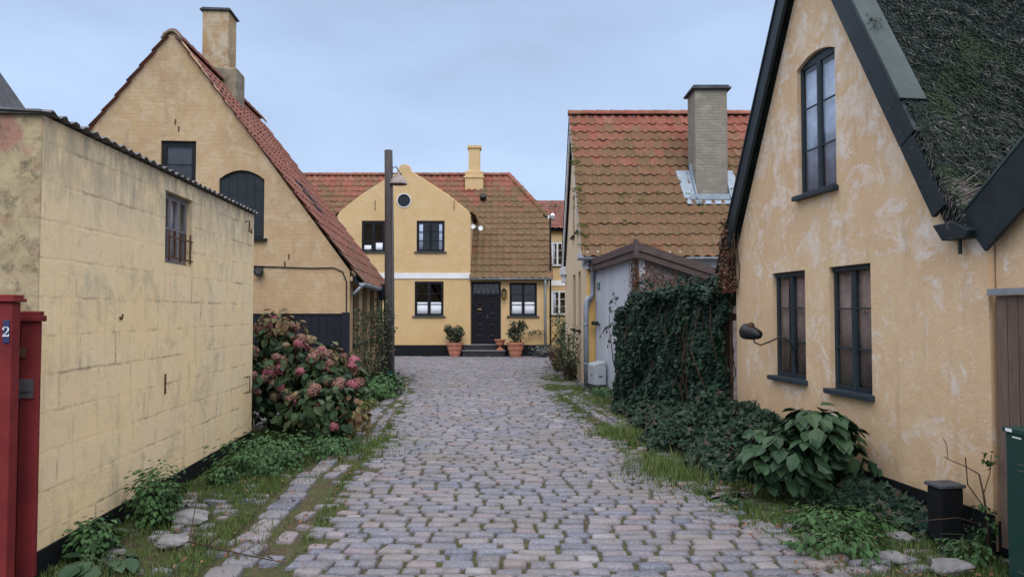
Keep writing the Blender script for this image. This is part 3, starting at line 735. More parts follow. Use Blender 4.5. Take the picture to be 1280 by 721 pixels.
m = MB(); m.tube([(-.02, 3.2, 2.36), (-.02, 1.6, 2.37), (-.02, .7, 2.34), (-.02, .28, 2.35), (-.02, .12, 2.28), (-.02, .05, 2.1), (-.02, .05, .3)], .011, 6); m.build('wall_cable', MT['frameblk'], lh)
m = MB(); m.tube([(-.02, 1.08, 1.61), (-.06, 1.1, 1.63), (-.07, 1.12, 1.58)], .008, 5); m.build('hook', MT['rust'], lh)
# gable lamp (camera-like round floodlight on a bracket)
fl = thing('wall_floodlight', 'small black round floodlight on ochre gable above the dark fence', 'wall lamp', tuple(lh.matrix_world @ Vector((0, 0, 0))), 0)
fl.location = (-2.89 - .995 * 1.55 - 0.0, 12.8 - .12, 2.27); fl.rotation_euler = (0, 0, 0)
m = MB(); m.box(-.12, .06, -.02, .10, .07, .10); m.box(-.02, .02, -.04, .0, .0, .07); m.build('bracket', MT['iron'], fl)
m = MB(); m.lathe([(.0, .05), (.05, .04), (.075, -.02), (.08, -.10), (.07, -.105), (.0, -.09)], (.0, -.04, 0), 18, 'y'); m.build('lamp_head', MT['iron'], fl, smooth=True)

# ------------------------------------------------------------------ dark fence before the gable
fe = thing('board_fence', 'dark blue-grey board fence in front of ochre gable, behind the hydrangea', 'fence', (-4.75, 12.62, 0), R(4.5))
m = MB()
for k in range(13): m.box(.0 + k * .135, .13 + k * .135, 0, .025 + .004 * (k % 2), .05, 1.50 + .004 * (k % 3))
m.build('boards', MT['greyboard'], fe)
m = MB(); m.box(-.02, 1.74, -.015, .05, 1.512, 1.54); m.build('top_rail', MT['greyboard'], fe)
m = MB(); m.box(1.745, 1.875, -.04, .06, 0, 1.56); m.build('fence_post', MT['greyboard'], fe, bevel=.008)

# ------------------------------------------------------------------ thatched house
DX, DY = .136, -1.0; TR = math.atan2(DY, DX)
th = thing('thatched_house', 'weathered yellow gabled cottage with mossy thatch roof and dark green verge boards', 'house', (2.63, 8.44, 0), TR)
A = (1.68, 5.20); TSL = 1.74; TB = 2.36; TW = 6.0
m = MB()
h1 = rect(.86, 1.50, .89, 1.965); h2 = rect(1.91, 2.51, .86, 1.965); h3 = arch(1.40, 2.05, 2.68, 4.02, .08)
m.wall([(0, 0), (3.74, 0), (3.74, 2.30), (3.34, 2.30), (A[0], A[1]), (0.04, 2.30), (0, 2.30)], [h1, h2, h3], .26, FRONT)
m.wall(rect(.26, TW, 0, 2.3), [], .26, lambda u, d, v: (d, u, v))
m.box(3.48, 3.74, .262, TW, 0, 2.0)
m.wall([(.26, 0), (3.48, 0), (3.48, 2.3), (A[0], A[1]), (.26, 2.4)], [], .2, BACKW(TW))
m.build('wall', MT['st_right'], th)
m = MB(); m.box(-.015, 3.755, -.018, .0, .0, .24); m.build('plinth', MT['plinth'], th)
m = MB(); m.box(.3, 3.45, .3, 5.5, 2.25, 2.29); m.box(.3, 3.45, 1.6, 1.65, 0, 2.25); m.box(.3, 3.45, .3, 1.6, .02, .05); m.build('floor', MT['room'], th)
kw = dict(sill=.03, silld=.06, silla='frame', mat='frame', rows=3, cols=2, fw=.030, post=.032, mw=.015)
wa = window(th, FRONT, .86, 1.50, .89, 1.965, rec=.045, curtain='beige', cur=[(.02, .30, .02, .97), (.48, .98, .02, .97)], **kw)
wb = window(th, FRONT, 1.91, 2.51, .86, 1.965, rec=.045, curtain='beige', cur=[(.02, .36, .02, .97), (.50, .98, .02, .97)], **kw)
m = MB()
for k in range(3): m.box(1.98 + k * .08, 2.05 + k * .08, .2, .24, .93, 1.15 + .07 * k)
m.build('ornament', MT['frame'], wb)
wc = window(th, FRONT, 1.40, 2.05, 2.68, 4.02, rec=.04, rise=.08, curtain='drape', cur=[(.05, .95, .02, .9)], **kw)
for h in (h1, h2):       # timber lintel shelf above the casement
    m = MB(); m.box(h[0][0] + .004, h[1][0] - .004, .03, .10, h[2][1] - .045, h[2][1] - .004); m.build('lintel', MT['frame'], wa if h is h1 else wb)
# verge boards
n_l = Vector((-TSL, 0, 1)).normalized(); n_r = Vector((TSL, 0, 1)).normalized()
ap = Vector((A[0], -.09, A[1]))
def on_r(t, off=0, y=-.09): return Vector((A[0] + t / math.hypot(1, TSL), y, A[1] - t * TSL / math.hypot(1, TSL))) + n_r * off
def on_l(t, off=0, y=-.09): return Vector((A[0] - t / math.hypot(1, TSL), y, A[1] - t * TSL / math.hypot(1, TSL))) + n_l * off
m = MB()
m.beam(on_l(-.05, .07), on_l(3.75, .07), .035, .17, n_l); m.build('bargeboard', MT['board'], th)
m = MB(); m.beam(on_l(-.05, .155, -.02), on_l(3.75, .155, -.02), .20, .02, n_l); m.build('verge_cap', MT['board'], th)
m = MB(); m.beam(on_r(-.05, .08), on_r(2.76, .08), .035, .19, n_r); m.beam(on_r(2.77, .055), on_r(3.42, .055), .033, .14, n_r); m.build('bargeboard', MT['board'], th)
m = MB(); m.beam(on_r(-.05, .19, -.01), on_r(2.46, .19, -.01), .22, .025, n_r); m.build('verge_cap', MT['boardcap'], th, bevel=.004)
# thatch: a thick slab with uneven skin plus thousands of reed ends
def thatch_slope(mb, base, U, V, N, W, L, th_, nu=60, nv=50, amp=.03):
    vs = []
    for j in range(nv + 1):
        for i in range(nu + 1):
            p = Vector(base) + U * (W * i / nu) + V * (L * j / nv)
            k = noise.noise(p * 2.2) * amp + noise.noise(p * 7) * amp * .9
            edge = min(1, i / 2, (nu - i) / 2, j / 2)
            vs.append(p + N * ((th_ + k) * (.75 + .25 * edge)))
    M_ = len(vs)
    for j in range(nv + 1):
        for i in range(nu + 1):
            vs.append(Vector(base) + U * (W * i / nu) + V * (L * j / nv))
    q = nu + 1; fs = []
    for j in range(nv):
        for i in range(nu):
            a = j * q + i; fs.append((a, a + 1, a + q + 1, a + q)); fs.append((M_ + a, M_ + a + q, M_ + a + q + 1, M_ + a + 1))
    for i in range(nu): fs.append((i, i + 1, M_ + i + 1, M_ + i)); b = nv * q + i; fs.append((b, b + 1, M_ + b + 1, M_ + b))
    for j in range(nv): fs.append((j * q, j * q + q, M_ + j * q + q, M_ + j * q)); b = j * q + nu; fs.append((b, b + q, M_ + b + q, M_ + b))
    mb.add(vs, fs)
TH = .15
Ur = Vector((0, 1, 0)); Vr = Vector((-1, 0, TSL)).normalized(); LR_ = 3.72
base_r = on_r(3.62, .01, -.055)
m = MB(); m.smooth = True
thatch_slope(m, base_r, Ur, Vr, n_r, TW, 3.62 + .06, TH)
Vl = Vector((1, 0, TSL)).normalized()
thatch_slope(m, on_l(3.75, .01, -.055), Ur, Vl, n_l, TW, 3.8, TH, 20, 20)
rt = m.build('thatch_roof', MT['strawbase'], th, smooth=True)
m = MB()
def reed(mb, p, d, N, L, wd):
    s_ = d.cross(N).normalized() * wd
    mb.add([p - s_, p + s_, p + d * L], [(0, 1, 2)])
for k in range(80000):
    u = (rnd() ** 1.5) * 4.6; vv = rnd() * 3.66
    p = base_r + Ur * u + Vr * vv + n_r * (TH + ru(-.012, .012) + noise.noise((base_r + Ur * u + Vr * vv) * 2.2) * .03 + noise.noise((base_r + Ur * u + Vr * vv) * 7) * .027)
    a = random.gauss(0, .62); d = (-Vr * math.cos(a) + Ur * math.sin(a) + n_r * ru(-.15, .55)).normalized()
    mo = noise.noise(Vector((u * 1.6, vv * 1.6, 3))) + .5 * noise.noise(Vector((u * 5, vv * 5, 1)))
    m.k = 2 if mo > .30 and rnd() < .75 else (1 if rnd() < .075 else 0)
    reed(m, p, d, n_r, ru(.025, .085), ru(.0022, .0058))
for k in range(1400):          # pale reed ends along the valley and the verge
    t = rnd(); p = base_r + Vr * (t ** 2 * .55) + Ur * (ru(-.03, .9) * (1 - .3 * t)) + n_r * (TH + ru(0, .03))
    p = base_r + Vr * (t * .4) + Ur * ru(-.02, 1.6) + n_r * (TH + ru(-.02, .03))
    m.k = 1; d = (Vr * .25 + Ur * ru(.4, 1) + n_r * ru(-.1, .3)).normalized(); reed(m, p, d, n_r, ru(.05, .2), ru(.002, .004))
for k in range(1500):
    vv = ru(0, 1.45); p = base_r + Vr * vv + n_r * ru(.02, TH + .02) + Ur * ru(-.03, .03); m.k = 1 if rnd() < .35 else 0
    reed(m, p, (-Vr * .8 - Ur * ru(0, .8) + n_r * ru(-.4, .4)).normalized(), n_r, ru(.03, .09), .003)
tag(m.build('reed_ends', [MT['straw'], MT['strawpale'], MT['strawmoss']], rt, recalc=False), kind='stuff')
# nearer wing sharing the valley
nw = thing('near_wing', 'nearer thatched wing of the yellow cottage with broad dark verge, at right edge', 'house', (2.63, 8.44, 0), TR)
m = MB(); S2 = .77; ax2 = 5.9; base2 = (3.80, 2.02)
m.wall([(3.756, 0), (8.2, 0), (8.2, 1.9), (ax2, 1.99 + S2 * (ax2 - 3.7)), (3.80, 2.06), (3.756, 2.03)], [], .24, lambda u, d, v: (u, .045 + d, v))
m.box(3.756, 4.0, .29, 5.5, 0, 2.0); m.box(7.9, 8.2, .29, 5.5, 0, 2.0)
m.build('wall', MT['st_right'], nw)
U2 = Vector((0, 1, 0)); V2 = Vector((1, 0, S2)).normalized(); N2 = Vector((-S2, 0, 1)).normalized(); b2 = Vector((3.78, .0, 2.045))
m = MB(); thatch_slope(m, b2, U2, V2, N2, 5.6, 2.9, .20, 20, 20)
V3 = Vector((-1, 0, S2)).normalized(); N3 = Vector((S2, 0, 1)).normalized()
thatch_slope(m, Vector((8.25, -.05, 1.8)), U2, V3, N3, 5.6, 3.1, .24, 20, 20)
m.build('thatch_roof', MT['strawbase'], nw, smooth=True)
m = MB(); q0 = Vector((3.62, -.03, 2.09)); q1 = q0 + V2 * 2.7
m.beam(q0 - N2 * .035 + V2 * .03, q1 - N2 * .035, .03, .32, N2); m.build('bargeboard', MT['board'], nw, bevel=.004)
m = MB(); m.beam(q0 + N2 * .138 + Vector((0, .025, 0)), q1 + N2 * .138 + Vector((0, .025, 0)), .09, .022, N2); m.build('verge_cap', MT['boardcap'], nw, bevel=.004)
m = MB(); m.prism([(3.36, 2.17), (3.45, 2.05), (3.66, 2.05), (3.70, 2.10), (3.56, 2.17)], -.10, -.003, FRONT); m.build('valley_box', MT['board'], nw, bevel=.006)
m = MB(); m.tube([(3.56, -.05, 2.05), (3.56, -.05, 1.95)], .014, 6); m.build('drip_pin', MT['iron'], nw)
m = MB(); m.box(3.757, 8.2, .02, .044, 0, .2); m.build('plinth', MT['plinth'], nw)
# timber door panel at the right edge
tg = thing('plank_gate', 'weathered brown vertical plank gate behind the green cabinet', 'gate', (2.63, 8.44, 0), TR)
m = MB()
for k in range(11): m.box(3.80 + k * .085, 3.80 + k * .085 + .08, .0, .016 + .004 * (k % 2), .05, 1.66)
m.build('planks', MT['gatewood'], tg, bevel=.004)
m = MB(); m.box(3.76, 4.75, -.03, .018, 1.665, 1.705); m.build('top_rail', MT['zinc'], tg)

# ------------------------------------------------------------------ house with chimney, middle right
mh = thing('tiled_cottage', 'amber cottage with mossy orange tiled roof, white cornice and tall brick chimney', 'house', (1.55, 15, 0), 0)
ML, MW, ME, MA = 8.0, 5.9, 2.88, 6.42
gw = [rect(1.6, 2.15, 3.45, 4.5), rect(2.75, 3.35, 3.45, 4.5), rect(1.25, 1.85, 1.15, 2.5), rect(2.6, 3.3, 1.15, 2.5)]
m = MB(); m.wall([(0, 0), (MW, 0), (MW, ME), (MW / 2, MA), (0, ME)], gw, .24, GABLE(0)); m.build('gable_wall', MT['st_midg'], mh); m = MB(); m.wall([(0, 0), (MW, 0), (MW, ME), (MW / 2, MA), (0, ME)], [], .24, ENDW(ML))
m.build('gable_wall', MT['st_midg'], mh)
m = MB(); m.wall(rect(.004, ML - .24, 0, ME), [], .24, lambda u, d, v: (u, d - .004, v)); m.build('wall', MT['st_mid'], mh); m = MB(); m.wall(rect(.24, ML - .24, 0, ME), [], .24, BACKW(MW)); m.build('wall', MT['st_mid'], mh)
for a in gw: window(mh, GABLE(0), a[0][0], a[1][0], a[0][1], a[2][1], rec=.05, cols=2, rows=3, mat='frameblk', sill=.04, silla='frameblk', curtain='drape', cur=[(.05, .95, .02, .5)])
m = MB(); m.box(.3, ML - .3, .3, MW - .3, 2.7, 2.74); m.build('floor', MT['room'], mh)
m = MB(); m.box(-.10, ML, -.10, -.006, ME - .34, ME - .19); m.box(-.14, ML, -.16, -.006, ME - .198, ME - .06); m.box(-.06, ML, -.07, -.006, ME - .42, ME - .342); m.box(-.14, -.002, -.155, .55, ME - .195, ME - .065)
m.build('cornice', MT['offwhite'], mh, bevel=.01); m = MB()
m.box(-.14, -.002, MW - .5, MW + .3, ME - .25, ME - .02); m.box(-.10, -.002, MW - .4, MW + .15, ME - .45, ME - .252)
m.build('cornice', MT['offwhite'], mh, bevel=.01)
s3 = (MA - ME) / (MW / 2); l3 = math.hypot(1, s3); V3_ = Vector((0, 1 / l3, s3 / l3)); V4_ = Vector((0, -1 / l3, s3 / l3)); L3 = l3 * MW / 2
m = MB(); e3 = Vector((0, 0, ME + .04)) - V3_ * .30; m.k = 1
slab(m, [(-.06, e3.y, e3.z), (ML, e3.y, e3.z), (ML, MW / 2, MA + .05), (-.06, MW / 2, MA + .05)], .08)
slab(m, [(-.06, MW - e3.y, e3.z), (ML, MW - e3.y, e3.z), (ML, MW / 2, MA + .05), (-.06, MW / 2, MA + .05)], .08)
m.k = 0
tiles(m, (-.12, e3.y, e3.z + .02), (1, 0, 0), V3_, ML + .1, L3 + .28, tw=.215, tl=.325, jit=.008)
tiles(m, (-.12, MW - e3.y, e3.z + .02), (1, 0, 0), V4_, ML + .1, L3 + .28, tw=.215)
ridge(m, (-.14, MW / 2, MA + .13), (ML, MW / 2, MA + .13), .12)
mr_ = m.build('roof', [MT['tile_mid'], MT['black']], mh)
m = MB()   # pale verge boards on the street gable
for a, b in ((V3_, 0), (V4_, MW)):
    st = Vector((-.085, 0, ME - .09)) - V3_ * .3 if b == 0 else Vector((-.085, MW, ME - .09)) - V4_ * .3
    m.beam(st, st + a * (L3 + .32), .035, .20, (1, 0, 0) if False else (0, -a.z, a.y))
m.build('verge_board', MT['offwhite'], mh)
m = MB()   # moss cushions on the tiles
for k in range(46):
    t = ru(.1, L3); x = -.12 + (ru(0, .12) if k < 22 else ru(.1, 6)); 
    if k >= 22: t = ru(.1, 2.2)
    c_ = Vector((x, e3.y, e3.z + .09)) + V3_ * t; r_ = ru(.03, .09)
    for q in range(60):
        u = rdir(.4); leaf(m, c_ + Vector((u.x * r_ * 1.6, u.y * r_, u.z * r_ * .7)), u, .028, rnd() * 6, 'petal')
tag(m.build('moss', MT['moss'], mr_, recalc=False), kind='stuff')
m = MB(); gutter(m, -.2, ML, e3.y - .05, e3.z + .0, .065); m.build('gutter', MT['zinc'], mh, smooth=True)
gy3, gz3 = e3.y - .05, e3.z
m = MB(); m.tube([(.12, gy3, gz3 - .05), (.12, gy3 + .04, gz3 - .22), (.12, -.06, gz3 - .4), (.12, -.07, 1.95), (.02, -.12, 1.75), (-.02, -.16, 1.6)], .045, 10); m.build('downpipe', MT['zinc'], mh, smooth=True)
m = MB(); m.tube([(.10, -.18, 1.86), (.02, -.20, 1.86), (-.02, -.20, 1.80), (-.03, -.20, 1.55), (-.03, -.20, .04)], [.04, .05, .055, .055, .055], 12)
for z in (.5, 1.3): m.tube([(-.03, -.20, z), (-.03, -.20, z + .03)], .063, 12)
m.build('drain_pipe', MT['zinc'], mh, smooth=True)
m = MB(); m.box(2.54, 3.26, .95, 1.62, 3.4, 6.55); 
cm = m.build('chimney', MT['brickgrey'], mh, bevel=.012)
m = MB(); m.box(2.46, 3.34, .87, 1.70, 6.54, 6.59); m.box(2.50, 3.30, .91, 1.66, 6.59, 6.64); m.build('chimney_cap', MT['slate'], cm, bevel=.012)
m = MB()
def onm(x, t, off=.085): return Vector((x, e3.y, e3.z)) + V3_ * t + Vector((0, -V3_.z, V3_.y)) * off
t0 = (.95 - e3.y) / V3_.y
slab(m, [onm(2.30, t0 - .22), onm(3.50, t0 - .22), onm(3.45, t0 + .02), onm(2.35, t0 + .02)], .02)
for a, b in ((2.27, 2.54), (3.26, 3.53)):
    slab(m, [onm(a, t0 - .05, .10), onm(b, t0 - .05, .10), onm(b, t0 + .9, .10), onm(a, t0 + .9, .10)] if a > 3 else [onm(a, t0 - .05, .10), onm(b, t0 - .05, .10), onm(b, t0 + .9, .10), onm(a - .06, t0 + .9, .10)], .015)
for a in (2.525, 3.275): m.beam(onm(a, t0 - .1, .12), onm(a, t0 + .95, .22), .02, .12)
m.beam(onm(2.4, t0 - .04, .13), onm(3.4, t0 - .04, .13), .03, .12)
m.build('flashing', MT['lead'], cm)

# ------------------------------------------------------------------ white plank outbuilding
OR = math.atan2(-2.36, .505)
ob = thing('plank_outbuilding', 'white planked outbuilding with low brown weathered roof edge, partly under ivy', 'shed', (1.73, 14.91, 0), OR)
OL = 2.41
m = MB(); x = 0.0
while x < OL - .06:
    w_ = min(ru(.13, .17), OL - x); zt = 2.42 + .09 * x / OL * 1.6
    m.box(x, x + w_ - .006, 0, .03 + ru(-.003, .004), .07, zt); x += w_
m.box(OL - .1, OL + .012, -.012, .09, .05, 2.52)
pw = m.build('plank_wall', MT['plank'], ob)
m = MB(); m.box(.02, OL - .02, .035, .06, .02, 2.4); m.box(.0, OL - .1, .03, .20, 0, .1); m.build('back_wall', MT['plinth'], ob)
m = MB(); m.wall([(.03, .0), (2.5, 0), (2.5, 1.85), (.03, 2.50)], [], .12, lambda u, d, v: (OL - d, u, v)); m.build('side_wall', MT['vinewall'], ob); m = MB(); m.wall([(.03, .0), (2.5, 0), (2.5, 1.75), (.03, 2.40)], [], .1, lambda u, d, v: (d, u, v))
m.build('side_wall', MT['vinewall'], ob)
def oz(x, y): return 2.50 + .12 * x / OL - .30 * y
m = MB(); slab(m, [(-.1, -.10, oz(-.1, -.1) + .12), (OL + .12, -.10, oz(OL, -.1) + .12), (OL + .12, 2.7, oz(OL, 2.7) + .12), (-.1, 2.7, oz(-.1, 2.7) + .12)], .10); m.build('roof', MT['slate'], ob)
for (zo, yo, hh) in ((.08, -.125, .13), (-.045, -.10, .12)):
    m = MB(); m.beam((-.14, yo, oz(0, 0) + zo), (OL + .12 - (zo < 0) * .02, yo, oz(OL, 0) + zo), .03, hh); m.build('fascia', MT['fascia'], ob)
    m = MB(); m.beam((OL - yo + .015, yo - .0, oz(OL, 0) + zo + .003), (OL - yo + .015, 2.7, oz(OL, 2.7) + zo), .03, hh); m.build('fascia', MT['fascia'], ob)
m = MB(); m.box(OL + .11, OL + .17, -.16, -.09, oz(OL, 0) - .12, oz(OL, 0) + .20); m.build('corner_block', MT['fascia'], ob)
m = MB(); m.box(.12, .30, -.022, -.003, 2.03, 2.17); pq = m.build('plaque', MT['teal'], ob, bevel=.003)
m = MB(); m.box(.135, .285, -.024, -.0225, 2.10, 2.106); m.box(.135, .285, -.024, -.0225, 2.145, 2.15); m.box(.15, .27, -.024, -.0225, 2.06, 2.064); m.build('plaque_line', MT['lace'], pq)
# small things by it
def on_ob(x, y): p = Matrix.Rotation(OR, 3, 'Z') @ Vector((x, y, 0)); return (p.x + 1.73, p.y + 14.91, 0)
eb = thing('meter_box', 'pale grey upright meter box standing at the foot of the white planks', 'utility box', on_ob(.55, -.18), OR)
m = MB(); m.box(-.20, .22, -.11, .13, .14, .52); m.prism([(-.11, .52), (.13, .52), (.13, .60), (-.08, .55)], -.20, .22, lambda u, d, v: (d, u, v)); m.build('body', MT['greycab'], eb, bevel=.01)
m = MB(); m.box(-.17, .19, -.09, .11, 0, .139); m.build('base', MT['slate'], eb)
m = MB(); m.box(.225, .232, -.02, .05, .30, .33); m.lathe([(0, 0), (.018, 0), (.018, -.012), (0, -.012)], (.05, -.112, .33), 12, 'y'); m.build('lock', MT['steel'], eb)
wp = thing('white_mailbox_post', 'narrow white capped box half buried in the ivy beside the planks', 'post box', on_ob(1.93, -.08), OR)
m = MB(); m.box(-.09, .09, -.07, .05, .42, .98); m.build('body', MT['white'], wp, bevel=.008)
m = MB(); m.prism([(-.12, .98), (.12, .98), (0, 1.06)], -.10, .065, FRONT); m.build('cap', MT['white'], wp)
m = MB(); m.box(-.03, .03, -.02, .04, 0, .419); m.build('post', MT['white'], wp)
for k, (xx, lb) in enumerate(((-.0, 'small black spotlight nearest the grey drain pipe'), (.17, 'small black spotlight farther from the drain pipe'))):
    t_ = thing('spotlight', lb, 'wall lamp', on_ob(.10 + xx, -.01), OR, 'pair of small spotlights on the white planks')
    m = MB(); m.box(-.03, .03, -.02, .008, 1.30, 1.33); m.build('bracket', MT['iron'], t_)
    m = MB(); m.lathe([(0, .0), (.035, 0), (.045, -.07), (.04, -.075), (0, -.06)], (.0, -.03, 1.34), 14, 'y'); m.build('lamp_head', MT['iron'], t_, smooth=True)

# ------------------------------------------------------------------ far house
FY = 26.0
fh = thing('street_end_house', 'yellow two-storey house closing the street, white band, mossy tiled half-hipped roof', 'house', (0, FY, 0), 0)
GX0, GX1, GC = -6.30, -1.50, -3.90
def fx(px): return (px - 640) * .02889
ul = rect(-5.42, -4.58, 3.74, 4.87); uc = rect(-3.44, -2.43, 3.74, 4.87); ll = rect(-3.50, -2.46, 1.43, 2.68)
K = 16; ocu = [(GC + .23 * math.cos(2 * math.pi * k / K), 5.60 + .23 * math.sin(2 * math.pi * k / K)) for k in range(K)]
gout = [(GX0, 0), (GX1, 0), (GX1, 5.05), (GX1 - .1, 5.22), (-2.3, 5.78), (-3.1, 6.30), (-3.66, 6.66), (-3.70, 6.80), (-3.78, 6.89), (-3.9, 6.92), (-4.02, 6.89), (-4.10, 6.80), (-4.14, 6.66), (-4.7, 6.30), (-5.5, 5.78), (GX0 + .1, 5.22), (GX0, 5.05)]
m = MB(); m.wall(gout, [ul, uc, ll, ocu], .3, lambda u, d, v: (u, d - .12, v))
door = rect(-1.48, -.40, .42, 2.68); rw = rect(-.09, .90, 1.43, 2.64)
m.wall(rect(GX1 + .004, 1.33, 0, 2.95), [door, rw], .3, FRONT)
m.wall([(.3, 0), (7.9, 0), (7.9, 2.95), (6.2, 4.95), (2.3, 4.95), (.3, 2.95)], [], .25, lambda u, d, v: (1.33 - d, u, v))
m.wall(rect(-11, 1.08, 0, 2.95), [], .25, BACKW(7.9)); m.wall(rect(-11, GX0 - .004, 0, 2.95), [], .3, FRONT)
m.wall([(-.0, 2.9), (2.4, 5.2), (-.0, 5.05)], [], .2, lambda u, d, v: (GX1 - .0 - d - .003, u + .18, v))
m.build('wall', MT['st_far'], fh)
m = MB(); m.box(-10, GX1 - .0, -.145, -.121, 0, .40); m.box(GX1 + .001, 1.345, -.02, -.0, 0, .40); m.build('plinth', MT['plinth'], fh)
m = MB(); m.box(GX0, GX1 + .01, -.155, -.122, 2.78, 2.98); m.build('white_band', MT['white'], fh)
m = MB(); m.box(GX1 + .02, 1.33, -.10, -.003, 2.72, 2.80); m.build('cornice', MT['offwhite'], fh)
m = MB(); m.box(-10.5, 1.0, .4, 7.5, 2.9, 2.94); m.box(-10.5, 1.0, 1.6, 1.65, 0, 2.9); m.box(-6, -1.8, 1.0, 1.05, 3.0, 5.3); m.build('floor', MT['room'], fh)
m = MB(); R_ = [(GC + .265 * math.cos(2 * math.pi * k / K), 5.60 + .265 * math.sin(2 * math.pi * k / K)) for k in range(K)]
m.wall(R_, [ocu], .02, lambda u, d, v: (u, d - .142, v)); oc = m.build('round_window', MT['offwhite'], fh)
m = MB(); ri = [(GC + .19 * math.cos(2 * math.pi * k / K), 5.60 + .19 * math.sin(2 * math.pi * k / K)) for k in range(K)]
m.wall([(GC + .226 * math.cos(2 * math.pi * k / K), 5.60 + .226 * math.sin(2 * math.pi * k / K)) for k in range(K)], [ri], .04, lambda u, d, v: (u, d - .09, v)); m.build('frame', MT['frameblk'], oc)
m = MB(); m.prism(ri, -.075, -.07, FRONT); m.build('pane', MT['glass'], oc)
FM = lambda u, d, v: (u, d - .12, v)
kw = dict(rec=.03, cols=2, fw=.07, post=.07, mat='frameblk', sill=.08, silld=.07, silla='slate', mw=.025)
window(fh, FM, ul[0][0], ul[1][0], 3.74, 4.87, rows=3, curtain='lace', cur=[(.1, .4, .03, .22), (.6, .95, .03, .30)], **kw)
window(fh, FM, uc[0][0], uc[1][0], 3.74, 4.87, rows=3, curtain='drape', cur=[(.08, .22, .03, .9), (.8, .92, .03, .9)], **kw)
window(fh, FM, ll[0][0], ll[1][0], 1.43, 2.68, rows=3, curtain='lace', cur=[(.05, .95, .03, .40)], **kw)
window(fh, FRONT, rw[0][0], rw[1][0], 1.43, 2.64, rows=3, curtain='lace', cur=[(.05, .95, .03, .42)], **kw)
# warm light in the lower window (a lit lamp shows in the photo)
# door
m = MB(); m.wall(rect(-1.478, -.402, .425, 2.678), [rect(-1.40, -.48, .45, 2.60)], .12, lambda u, d, v: (u, .03 + d, v)); m.box(-1.40, -.48, .05, .12, 2.16, 2.24)
dr = m.build('door', MT['doorM'], fh)
m = MB(); m.box(-1.398, -.942, .08, .12, .452, 2.158); m.box(-.938, -.482, .08, .12, .452, 2.158); 
for x0, x1 in ((-1.36, -.98), (-.90, -.52)):
    for z0, z1 in ((.52, .86), (.92, 1.26), (1.32, 1.66), (1.72, 2.08)):
        m.wall(rect(x0, x1, z0, z1), [rect(x0 + .035, x1 - .035, z0 + .035, z1 - .035)], .02, lambda u, d, v: (u, .06 + d, v))
        m.lathe([(0, 0), (.08, .0), (.05, -.018), (0, -.022)], ((x0 + x1) / 2, .08, (z0 + z1) / 2), 8, 'y')
m.box(-.955, -.925, .055, .08, .46, 2.15); m.build('door_leaf', MT['doorM'], dr)
m = MB(); m.prism(rect(-1.395, -.485, 2.245, 2.595), .09, .094, FRONT); m.build('transom_pane', MT['glass'], dr)
m = MB()
for k in range(5): m.tube([(-1.39 + k * .18, .075, 2.25), (-1.30 + k * .18, .075, 2.59), (-1.21 + k * .18, .075, 2.25)], .006, 5)
m.build('transom_tracery', MT['zinc'], dr)
m = MB(); m.box(-1.24, -1.10, .048, .06, 1.665, 1.705); m.build('name_plate', MT['brass'], dr)
m = MB(); m.tube([(-.90, .078, 1.32), (-.90, .02, 1.34), (-.90, .02, 1.46), (-.90, .078, 1.48)], .010, 6); m.build('handle', MT['steel'], dr)
m = MB(); m.box(-1.75, -.25, -.32, -.022, .22, .40); m.box(-1.75, -.25, -.60, -.022, .0, .205); st = m.build('door_step', MT['step'], fh, bevel=.015)
m = MB(); m.box(-1.76, -.24, -.345, -.03, .401, .425); m.box(-1.77, -.23, -.63, -.325, .206, .23); m.build('step_edge', MT['steptop'], st, bevel=.008)
m = MB(); m.tube([(-.16, -.012, 1.34), (-.16, -.012, 1.46)], .02, 8); m.build('doorbell', MT['rust'], fh)
# main roof
FE, FR, FD = 2.98, 7.24, 3.95; sF = (FR - FE) / FD; lF = math.hypot(1, sF); VF = Vector((0, 1 / lF, sF / lF)); LF = lF * FD
RX = 1.42; hx = -.13; hz = 5.25; hy = (hz - FE) / sF
eF = Vector((0, 0, FE)) - VF * .28
m = MB(); m.k = 1
ym = .2; zm = FE + ym * sF
slab(m, [(GX1 + .003, eF.y, eF.z), (RX, eF.y, eF.z), (RX, hy, hz), (hx, FD, FR), (GX1 + .003, FD, FR)], .1)
slab(m, [(GX0, ym, zm), (GX1, ym, zm), (GX1, FD, FR), (GX0, FD, FR)], .1)
slab(m, [(-11, eF.y, eF.z), (GX0 - .003, eF.y, eF.z), (GX0 - .003, FD, FR), (-11, FD, FR)], .1)
slab(m, [(-11, 2 * FD - eF.y, eF.z), (RX, 2 * FD - eF.y, eF.z), (RX, 2 * FD - hy, hz), (hx, FD, FR), (-11, FD, FR)], .1)
slab(m, [(RX, hy, hz), (RX, 2 * FD - hy, hz), (hx, FD, FR)], .08)
m.k = 0
x00 = -11
def clipf(a, b):
    x = x00 + a; y = eF.y + b * VF.y; z = eF.z + b * VF.z
    if z > hz + .02 and x > hx + (RX - hx) * (FR - z) / (FR - hz) - .02: return False
    if GX0 - .1 < x < GX1 + .06 and y < .25: return False
    if GX0 + .1 < x < GX1 - .05:
        half = (6.7 - z) / .62 if z < 6.7 else 0
        if abs(x - GC) < half * .80: return False
    return True
tiles(m, (x00, eF.y, eF.z + .02), (1, 0, 0), VF, RX + .04 - x00, LF + .26, tw=.25, tl=.335, jit=.009, clip=clipf)
tiles(m, (x00, 2 * FD - eF.y, eF.z + .02), (1, 0, 0), Vector((0, -VF.y, VF.z)), hx - x00, LF + .26, tw=.25, tl=.335)
hp = Vector((hx - RX, 0, FR - hz)); 
def cliph(a, b):
    t = b / hp.length; return abs(a - (FD - hy)) < (FD - hy) * (1 - t) + .05
tiles(m, (RX + .05, hy, hz + .02), (0, 1, 0), hp, 2 * (FD - hy), hp.length, tw=.25, tl=.335, clip=cliph)
